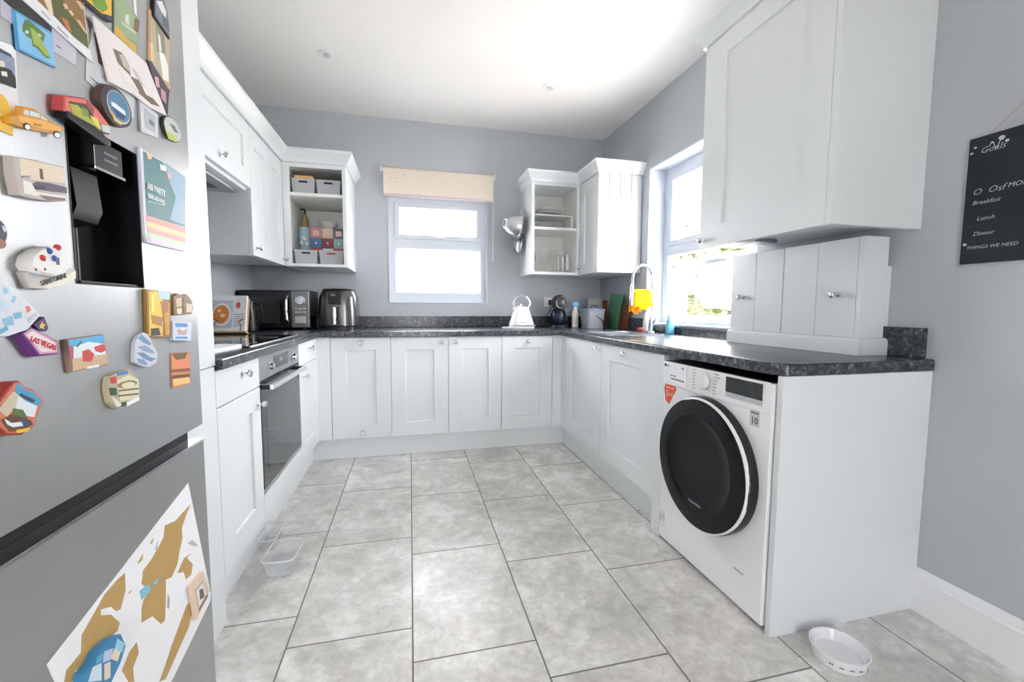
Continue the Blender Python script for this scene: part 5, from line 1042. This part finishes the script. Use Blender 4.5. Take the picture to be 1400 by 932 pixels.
o = magnet('island_village_houses', 'cluster of tiny white houses with domes above the name banner', 'magnet', .018, colour(236, 234, 230), [(0.6721,1.1319),(0.6766,1.1443),(0.6886,1.1532),(0.7044,1.1601),(0.7165,1.1588),(0.7255,1.148),(0.7347,1.1347),(0.7234,1.1257),(0.7078,1.1206),(0.6912,1.1214),(0.6779,1.1241)], [((40, 60, 110), [(0.69,1.144),(0.6934,1.1444),(0.693,1.1396),(0.6895,1.1392)]), ((40, 60, 110), [(0.7091,1.1461),(0.7153,1.1468),(0.7156,1.137),(0.7106,1.1365)]), ((60, 60, 80), [(0.6751,1.1294),(0.6783,1.1279),(0.678,1.1251),(0.6749,1.1266)]), ((60, 60, 80), [(0.6898,1.1307),(0.692,1.13),(0.6918,1.1271),(0.6895,1.1279)]), ((206, 200, 190), [(0.6803,1.1262),(0.7009,1.124),(0.7078,1.1206),(0.6912,1.1214)])], bev=.002)
for c_, pt, nm in (((196, 60, 56), [(0.6882,1.1436)], 'red'), ((56, 90, 160), [(0.7006,1.1536)], 'blue'), ((196, 60, 56), [(0.7156,1.1604)], 'red'), ((60, 96, 160), [(0.7074,1.145)], 'blue')):
    MB().sphere((S0+.017, pt[0][0], pt[0][1]), .0048, .8, 1, .9, 12).build('dome', colour(*c_), o)
flL = lambda u, w_, z: (S0+.0105+w_, u, z)
mb = MB(); a, b2 = [(0.6935,1.107),(0.7548,1.1268)]; text_into(mb, 'SANTORINI', .0098, flL, a[0], .0003, a[1], rot=math.atan2(b2[1]-a[1], b2[0]-a[0]), sxy=.9); mb.build('lettering', INK, o, recalc=True)
magnet('swirl_magnet', 'large white magnet painted with pale blue swirls at the left edge', 'magnet', .014, colour(222, 226, 234), [(0.6264,1.1124),(0.6419,1.1081),(0.654,1.1007),(0.674,1.0801),(0.6851,1.0687),(0.6636,1.0507),(0.6358,1.0443),(0.6201,1.0453)],
   [((150, 196, 220), [(0.6348,1.1034),(0.6403,1.1019),(0.6408,1.0967),(0.6349,1.0948)]), ((150, 196, 220), [(0.6473,1.0934),(0.6511,1.0917),(0.6464,1.0845),(0.6427,1.0863)]), ((120, 176, 210), [(0.6453,1.0721),(0.6554,1.0738),(0.6558,1.0666),(0.6465,1.065)]), ((140, 190, 218), [(0.6293,1.0655),(0.643,1.0686),(0.6439,1.058),(0.6322,1.0567)]), ((196, 220, 232), [(0.6266,1.0946),(0.6401,1.0792),(0.6358,1.074),(0.6247,1.0843)]), ((224, 110, 104), [(0.6622,1.0801),(0.6665,1.0811),(0.6692,1.0755),(0.6647,1.0728)]), ((100, 160, 196), [(0.6225,1.052),(0.6341,1.0566),(0.6356,1.0522),(0.6221,1.0469)]), ((196, 198, 204), [(0.6639,1.0645),(0.6765,1.0717),(0.6783,1.0679),(0.6656,1.0599)])], bev=.002)
magnet('city_sign_magnet', 'purple and pink city sign shaped magnet with a gold star', 'magnet', .012, colour(110, 62, 130), [(0.6566,1.0465),(0.6712,1.055),(0.6971,1.0421),(0.7121,1.0331),(0.7116,1.015),(0.6795,1.0155)],
   [((214, 160, 190), [(0.6597,1.0463),(0.6709,1.0522),(0.6958,1.0402),(0.7095,1.0313),(0.7093,1.0172),(0.6809,1.0183)]), ((236, 222, 224), [(0.6627,1.0443),(0.6717,1.0494),(0.6943,1.0374),(0.708,1.0294),(0.7071,1.0195),(0.6834,1.0209)])], bev=.002)
o = magnet('star_magnet', 'gold star on a dark purple backing above the city sign magnet', 'magnet', .007, colour(74, 52, 104), [(0.6829,1.0564),(0.6998,1.0665),(0.7055,1.0515),(0.7015,1.0468),(0.6911,1.0484)], [((240, 196, 80), [(0.6907,1.0561),(0.6931,1.057),(0.6958,1.0607),(0.6977,1.0568),(0.7012,1.0567),(0.6973,1.0529),(0.6982,1.0499),(0.6938,1.0521),(0.6902,1.0513),(0.6917,1.0541)])])
o = [q for q in bpy.data.objects if q.name == 'city_sign_magnet'][0]
flL = lambda u, w_, z: (S0+.0125+w_, u, z)
mb = MB(); a, b2 = [(0.6663,1.0376),(0.7072,1.0205)]; text_into(mb, 'LAS VEGAS', .0105, flL, a[0], .0003, a[1]-.001, rot=math.atan2(b2[1]-a[1], b2[0]-a[0]), sxy=.82); mb.build('lettering', colour(206, 50, 70), o, recalc=True)
o = magnet('beach_town_magnet', 'rectangular seaside town magnet with blue sky and red flowers', 'magnet', .007, colour(150, 120, 110), [(0.7367,1.0334),(0.8102,1.0361),(0.8171,0.987),(0.7401,0.9855)],
   [((86, 176, 222), [(0.7379,1.0322),(0.8084,1.035),(0.8101,1.0186),(0.7381,1.0206)]), ((226, 234, 240), [(0.7465,1.022),(0.7759,1.0271),(0.8103,1.0209),(0.812,1.0043),(0.7448,1.0051)]), ((190, 90, 110), [(0.7385,1.0248),(0.7439,1.0243),(0.7436,1.0074),(0.7382,1.008)]), ((206, 176, 140), [(0.7421,1.0054),(0.8154,1.0039),(0.8156,0.9884),(0.7417,0.9874)]), ((206, 60, 60), [(0.7627,1.0139),(0.7748,1.0161),(0.7862,1.007),(0.779,0.9966),(0.7612,0.9988)]), ((214, 70, 70), [(0.7874,1.0183),(0.8087,1.021),(0.8127,1.0113),(0.8024,1.0076),(0.7898,1.0112)]), ((90, 120, 150), [(0.7522,1.0236),(0.7613,1.0294),(0.7626,1.0271),(0.7519,1.0204)]), ((240, 240, 240), [(0.7692,0.99),(0.7941,0.9901),(0.7938,0.9866),(0.7689,0.9867)])], bev=.0008)
magnet('wave_magnet', 'rounded blue and white striped wave magnet', 'magnet', .007, colour(206, 208, 220), [(0.8846,0.9821),(0.8902,1.0168),(0.902,1.0291),(0.9177,1.0335),(0.9308,1.0286),(0.9429,1.0097),(0.9576,0.9886),(0.951,0.9723),(0.9268,0.9671),(0.9091,0.9709)],
   [((120, 150, 186), [(0.8973,1.0241),(0.9086,1.03),(0.9253,1.0194),(0.9382,1.0101),(0.931,1.008),(0.9114,1.0151)]), ((130, 158, 190), [(0.8957,1.0084),(0.9175,1.0092),(0.9371,0.9991),(0.9481,0.991),(0.9296,0.9944),(0.9099,1.0004)]), ((110, 140, 180), [(0.8925,0.9982),(0.9117,0.9962),(0.9287,0.9862),(0.9495,0.981),(0.9325,0.9774),(0.9106,0.9856)]), ((126, 150, 190), [(0.8915,0.9878),(0.9083,0.9845),(0.9228,0.9732),(0.9116,0.9733),(0.895,0.9808)])], bev=.0015)
magnet('cafe_magnet', 'tall yellow street cafe magnet, right of the dispenser and below the party card', 'magnet', .006, colour(150, 112, 50), [(0.9346,1.113),(1.0195,1.1105),(1.007,1.0179),(0.9299,1.0232)],
   [((236, 196, 60), [(0.9411,1.1092),(0.9874,1.1094),(0.9784,1.0227),(0.9348,1.0256)]), ((206, 150, 60), [(0.9854,1.0906),(1.0117,1.0879),(1.0021,1.0227),(0.9888,1.0235)]), ((190, 220, 226), [(0.9725,1.1117),(1.0139,1.1088),(1.0096,1.0939),(0.9708,1.0961)]), ((170, 104, 64), [(0.9778,1.0905),(1.0039,1.0908),(1.0047,1.0731),(0.9827,1.0646)]), ((180, 120, 70), [(0.9435,1.0652),(0.9821,1.0588),(0.9752,1.0417),(0.9465,1.0485)]), ((60, 56, 50), [(0.9408,1.0391),(0.9649,1.0393),(0.9709,1.0247),(0.9394,1.0253)]), ((246, 226, 110), [(0.9475,1.1039),(0.9546,1.1041),(0.9536,1.0707),(0.9441,1.0708)])], bev=.0006)
magnet('stone_house_magnet', 'little brown carved building magnet at the right edge of the fridge', 'magnet', .009, colour(130, 100, 70), [(1.0205,1.1016),(1.0413,1.1082),(1.0649,1.1042),(1.0777,1.1078),(1.0957,1.0953),(1.1039,1.079),(1.0924,1.0643),(1.0192,1.0624)],
   [((206, 176, 136), [(1.0286,1.0972),(1.0584,1.1009),(1.0625,1.0822),(1.0295,1.079)]), ((90, 66, 46), [(1.0523,1.1008),(1.0615,1.101),(1.0578,1.0664),(1.0517,1.0665)]), ((210, 190, 170), [(1.0694,1.0885),(1.098,1.0855),(1.0928,1.0676),(1.0672,1.0679)]), ((226, 206, 176), [(1.0292,1.076),(1.0499,1.0774),(1.0485,1.065),(1.0309,1.0653)])], bev=.001)
magnet('stamp_magnet', 'small blue and white stamp-edged magnet below the brown building magnet', 'magnet', .007, colour(206, 216, 236), [(1.0166,1.0504),(1.0949,1.0447),(1.0873,1.0041),(1.0153,1.0112)],
   [((90, 150, 214), [(1.0247,1.0471),(1.0754,1.0437),(1.0746,1.0357),(1.0266,1.0379)]), ((200, 170, 160), [(1.0319,1.0331),(1.074,1.0309),(1.0664,1.0186),(1.0336,1.0222)]), ((110, 150, 206), [(1.0245,1.0182),(1.0723,1.015),(1.0718,1.0102),(1.0241,1.0136)]), ((236, 226, 216), [(1.044,1.0371),(1.0619,1.0347),(1.0613,1.0284),(1.0434,1.0309)])], bev=.0006)
magnet('sunset_photo', 'orange sunset photo magnet, lowest at the right edge of the upper door', 'photo', .0012, colour(206, 140, 100), [(1.0143,0.9856),(1.0918,0.9792),(1.0873,0.907),(1.012,0.9112)],
   [((226, 140, 96), [(1.0164,0.9793),(1.0913,0.9743),(1.0876,0.9401),(1.0131,0.9477)]), ((120, 96, 60), [(1.0169,0.9838),(1.082,0.9786),(1.0682,0.9671),(1.0323,0.9683)]), ((150, 80, 60), [(1.0134,0.9507),(1.088,0.9434),(1.0873,0.9368),(1.0155,0.9443)]), ((246, 196, 130), [(1.0168,0.9303),(1.0828,0.926),(1.0845,0.9108),(1.018,0.9147)]), ((120, 76, 56), [(1.0149,0.9383),(1.0866,0.9303),(1.0859,0.9238),(1.0141,0.9307)])])
magnet('arena_magnet', 'cream arena shaped magnet with flowers along its left side', 'magnet', .009, colour(190, 180, 150), [(0.8152,0.9681),(0.8445,0.9722),(0.8658,0.9729),(0.871,0.9657),(0.8902,0.951),(0.8883,0.9115),(0.8574,0.9105),(0.8309,0.9116),(0.8144,0.9251),(0.8099,0.95)],
   [((226, 218, 186), [(0.832,0.9581),(0.8628,0.9632),(0.888,0.95),(0.8868,0.9171),(0.8358,0.9229)]), ((150, 130, 96), oval([(0.8573,0.9475),(0.8833,0.9455),(0.8579,0.9538)])), ((230, 222, 190), oval([(0.8591,0.9459),(0.877,0.944),(0.8596,0.9509)])), ((90, 130, 190), [(0.8334,0.9726),(0.8597,0.9713),(0.8591,0.965),(0.8327,0.9654)]), ((206, 70, 70), [(0.815,0.9658),(0.8291,0.9659),(0.8279,0.9539),(0.8157,0.9561)]), ((60, 92, 56), [(0.8116,0.9496),(0.8272,0.9468),(0.8278,0.9344),(0.8139,0.9372)]), ((232, 226, 224), [(0.8153,0.9345),(0.8286,0.9244),(0.8387,0.9147),(0.8241,0.9156)]), ((60, 90, 60), [(0.8392,0.9196),(0.8504,0.9184),(0.8478,0.9114),(0.8348,0.9131)]), ((240, 240, 240), [(0.8503,0.9172),(0.885,0.9201),(0.8843,0.9137),(0.8516,0.9105)]), ((120, 100, 76), [(0.834,0.9418),(0.8845,0.9361),(0.8842,0.9335),(0.8337,0.9394)]), ((120, 100, 76), [(0.8331,0.9333),(0.8836,0.927),(0.8833,0.9245),(0.8329,0.9309)])], bev=.0015)
magnet('shield_magnet', 'red shield-shaped souvenir magnet low on the upper door, left edge', 'magnet', .014, colour(164, 60, 52), [(0.637,0.9891),(0.6463,0.9893),(0.6527,0.9808),(0.6639,0.975),(0.6801,0.9573),(0.6684,0.9417),(0.6614,0.9272),(0.644,0.9219),(0.6228,0.9281),(0.6103,0.9422),(0.6126,0.9667)],
   [((214, 120, 90), [(0.6381,0.9871),(0.6452,0.9877),(0.6515,0.9792),(0.6626,0.9734),(0.6778,0.9578),(0.6662,0.9422),(0.6594,0.9287),(0.6431,0.924),(0.6239,0.9296),(0.6114,0.9437),(0.6133,0.964)]), ((76, 160, 200), [(0.64,0.9859),(0.6449,0.985),(0.6514,0.9774),(0.6624,0.9715),(0.6755,0.9574),(0.6671,0.9515),(0.6469,0.9636),(0.6381,0.9763)]), ((226, 232, 238), [(0.6362,0.9776),(0.651,0.9627),(0.6672,0.9525),(0.6615,0.9396),(0.6452,0.9456),(0.6345,0.9591)]), ((206, 196, 170), [(0.6147,0.9602),(0.6239,0.9686),(0.6342,0.9771),(0.6416,0.972),(0.6364,0.9586),(0.6239,0.9491)]), ((86, 112, 60), [(0.6324,0.9578),(0.6459,0.9528),(0.652,0.9401),(0.6447,0.9402),(0.6335,0.9485)]), ((100, 70, 40), [(0.6163,0.9476),(0.6298,0.9512),(0.6549,0.9375),(0.6585,0.9309),(0.6435,0.9276),(0.626,0.9308)]), ((236, 236, 246), [(0.6201,0.9484),(0.6288,0.9407),(0.6465,0.9378),(0.644,0.933),(0.6302,0.935),(0.6231,0.9405)]), ((50, 90, 150), [(0.6407,0.9412),(0.6485,0.9373),(0.6521,0.9307),(0.644,0.933)]), ((236, 196, 60), [(0.6337,0.9304),(0.654,0.9283),(0.6494,0.924),(0.6353,0.9263)]), ((60, 66, 90), [(0.6448,0.9732),(0.6636,0.9609),(0.6612,0.9586),(0.6435,0.9707)])], bev=.002)
o = magnet('party_card', 'glossy green-blue invitation card with rainbow stripes beside the dispenser', 'card', .005, mat('pale_card_edge', srgb(214, 216, 224), .5), [(0.9431,1.3719),(1.1082,1.3675),(1.0904,1.2009),(0.9501,1.1998),(0.9428,1.2175)],
   [((70, 122, 126), [(0.9515,1.3683),(1.0379,1.369),(1.1048,1.365),(1.0931,1.2552),(1.0256,1.2519),(0.9508,1.2512)]), ((150, 176, 196), [(1.0165,1.368),(1.1048,1.365),(1.0934,1.2584),(1.0318,1.259),(1.0597,1.3099),(1.0301,1.3463)]), ((240, 150, 140), [(0.9485,1.2507),(1.0929,1.2536),(1.0915,1.2407),(0.9497,1.2402)]), ((248, 204, 150), [(0.9497,1.2402),(1.0915,1.2407),(1.0903,1.2294),(0.9509,1.2296)]), ((244, 156, 150), [(0.9509,1.2296),(1.0903,1.2294),(1.0893,1.2198),(0.9522,1.2204)]), ((200, 226, 190), [(0.9499,1.22),(1.0893,1.2198),(1.0884,1.2118),(0.9536,1.2111)]), ((226, 206, 232), [(0.9536,1.2111),(1.0884,1.2118),(1.0874,1.2021),(0.9573,1.2022)]), ((222, 180, 150), [(0.9606,1.3688),(0.9793,1.3698),(0.976,1.3605),(0.9641,1.3579)]), ((236, 240, 240), [(1.0055,1.3617),(1.0264,1.3626),(1.0255,1.3536),(1.007,1.3509)]), ((216, 170, 160), [(1.031,1.3553),(1.047,1.3513),(1.0435,1.3444),(1.0297,1.3433)]), ((190, 214, 214), [(0.956,1.2792),(1.0129,1.2841),(1.0128,1.2826),(0.9558,1.2778)])], bev=.0006)
mb = MB(); a, b2 = [(0.954,1.3042),(1.028,1.3007)]; flL = lambda u, w_, z: (S0+.0068+w_, u, z); text_into(mb, 'ABI PARTY', .018, flL, a[0], .0003, a[1]-.004, rot=0, sxy=.72); text_into(mb, 'EINLADUNG', .012, flL, a[0], .0003, a[1]-.02, rot=0, sxy=.85); mb.build('lettering', WHITEP, o, recalc=True)
# world map on the freezer door
GOLD = colour(186, 152, 92)
t = magnet('world_map_poster', 'white scratch-off world map with golden land on the freezer door', 'poster', .0012, PAPER, [(1.0546,0.6921),(1.1308,0.3812),(1.1252,0.3663),(0.947,0.3198),(0.8938,0.3039),(0.6942,0.5028),(0.6783,0.5652),(0.6683,0.5997)], grp='papers on the freezer door')
def land(name, pts, m_=GOLD): MB().prism(pts, S0+.0012, S0+(.0016 if m_ is GOLD else .0021), 'x').build(name, m_, t)
land('continent', [(0.8315,0.6252),(0.8303,0.5944),(0.8147,0.5713),(0.8041,0.5764),(0.7932,0.5919),(0.7706,0.6033),(0.7697,0.5942),(0.7919,0.579),(0.8107,0.5508),(0.8043,0.5415),(0.7587,0.5481),(0.7447,0.5346),(0.7126,0.5521),(0.7072,0.5388),(0.6924,0.5523),(0.6976,0.5654),(0.7256,0.5684),(0.7295,0.593),(0.7566,0.6075),(0.7807,0.6207),(0.8127,0.6256)])
land('continent', [(1.0588,0.6417),(1.038,0.6265),(1.0176,0.6074),(1.0183,0.5858),(1.0041,0.5645),(0.993,0.5422),(0.969,0.5287),(0.9484,0.5374),(0.9443,0.4987),(0.9377,0.4604),(0.925,0.461),(0.8994,0.4966),(0.8666,0.5083),(0.8692,0.5331),(0.8771,0.5458),(0.8977,0.5487),(0.8737,0.5775),(0.8803,0.5985),(0.9107,0.6056),(0.9496,0.6234),(0.957,0.6451),(0.9942,0.6354),(1.0209,0.6382)])
land('continent', [(1.0504,0.5326),(1.0311,0.5322),(1.054,0.5048),(1.0454,0.4862),(1.0233,0.4886),(1.0163,0.5097),(0.991,0.5241),(1.0097,0.5335),(1.0194,0.5392)])
land('continent', [(0.8493,0.4843),(0.8533,0.4616),(0.8353,0.4479),(0.8366,0.4206),(0.8219,0.4341),(0.808,0.4679),(0.8287,0.4821)])
land('continent', [(1.0364,0.4325),(1.0434,0.4068),(1.0243,0.38),(0.9737,0.3607),(0.9281,0.3433),(0.9066,0.3567),(0.9284,0.3709),(0.9575,0.3934),(0.988,0.4128),(1.0171,0.4309)])
land('island', [(0.8654,0.6216),(0.8834,0.6289),(0.8802,0.6195),(0.8694,0.6192)]); land('island', [(0.9044,0.6352),(0.9167,0.6413),(0.9135,0.633)]); land('island', [(0.9188,0.6154),(0.9298,0.6268),(0.9237,0.6155)], colour(120, 180, 190)); land('island', [(0.8352,0.5845),(0.8452,0.5856),(0.8428,0.5819)])
land('lake', [(0.8664,0.5686),(0.8925,0.5651),(0.9001,0.5486),(0.8708,0.5488)], colour(130, 190, 206)); land('lake', [(0.9059,0.5592),(0.9273,0.5556),(0.9191,0.5476),(0.9075,0.5523)], colour(130, 190, 206))
land('island_chain', [(1.0376,0.5635),(1.0566,0.5597),(1.0809,0.5341),(1.0676,0.5381)], colour(190, 180, 190)); land('island_chain', [(0.9528,0.5036),(0.9566,0.4885),(0.9522,0.4729),(0.9476,0.4794)], colour(170, 150, 160))
magnet('mosaic_magnet', 'chunky blue and cream mosaic magnet stuck on the world map', 'magnet', .016, colour(60, 130, 176), [(0.7888,0.5458),(0.7989,0.5172),(0.7841,0.5),(0.758,0.4855),(0.7065,0.5329),(0.708,0.5485),(0.7289,0.5499),(0.7391,0.5578),(0.7684,0.5545)],
   [((150, 206, 226), [(0.7781,0.5468),(0.7939,0.5238),(0.7857,0.5152),(0.7697,0.5336)]), ((226, 214, 190), [(0.77,0.5359),(0.7823,0.518),(0.7743,0.5097),(0.7589,0.5279)]), ((190, 196, 226), [(0.7478,0.5493),(0.7668,0.5385),(0.7587,0.5256),(0.7431,0.5342)]), ((206, 226, 236), [(0.7224,0.5451),(0.7401,0.5367),(0.7375,0.5103),(0.7121,0.5311)]), ((226, 206, 180), [(0.7458,0.5294),(0.7584,0.5233),(0.756,0.4985),(0.7434,0.505)]), ((90, 170, 206), [(0.7323,0.5529),(0.7476,0.5471),(0.7403,0.5389),(0.7284,0.5445)])], bev=.003, grp='magnets on the freezer door', base=.0017)
magnet('framed_picture_magnet', 'small beige framed picture magnet at the right edge of the world map', 'magnet', .010, colour(222, 200, 180), [(1.0232,0.4723),(1.0806,0.4695),(1.107,0.4053),(1.0398,0.3821)],
   [((196, 176, 160), [(1.0375,0.4542),(1.0753,0.4534),(1.0959,0.4074),(1.0476,0.3919)]), ((226, 220, 216), [(1.0434,0.4468),(1.0746,0.4468),(1.0889,0.4122),(1.0518,0.3992)]), ((110, 96, 90), [(1.0564,0.4414),(1.0731,0.4336),(1.0776,0.4092),(1.0572,0.4164)]), ((150, 106, 76), [(1.0522,0.4025),(1.092,0.4064),(1.0949,0.399),(1.0511,0.3928)])], bev=.0012, grp='magnets on the freezer door', base=.0017)
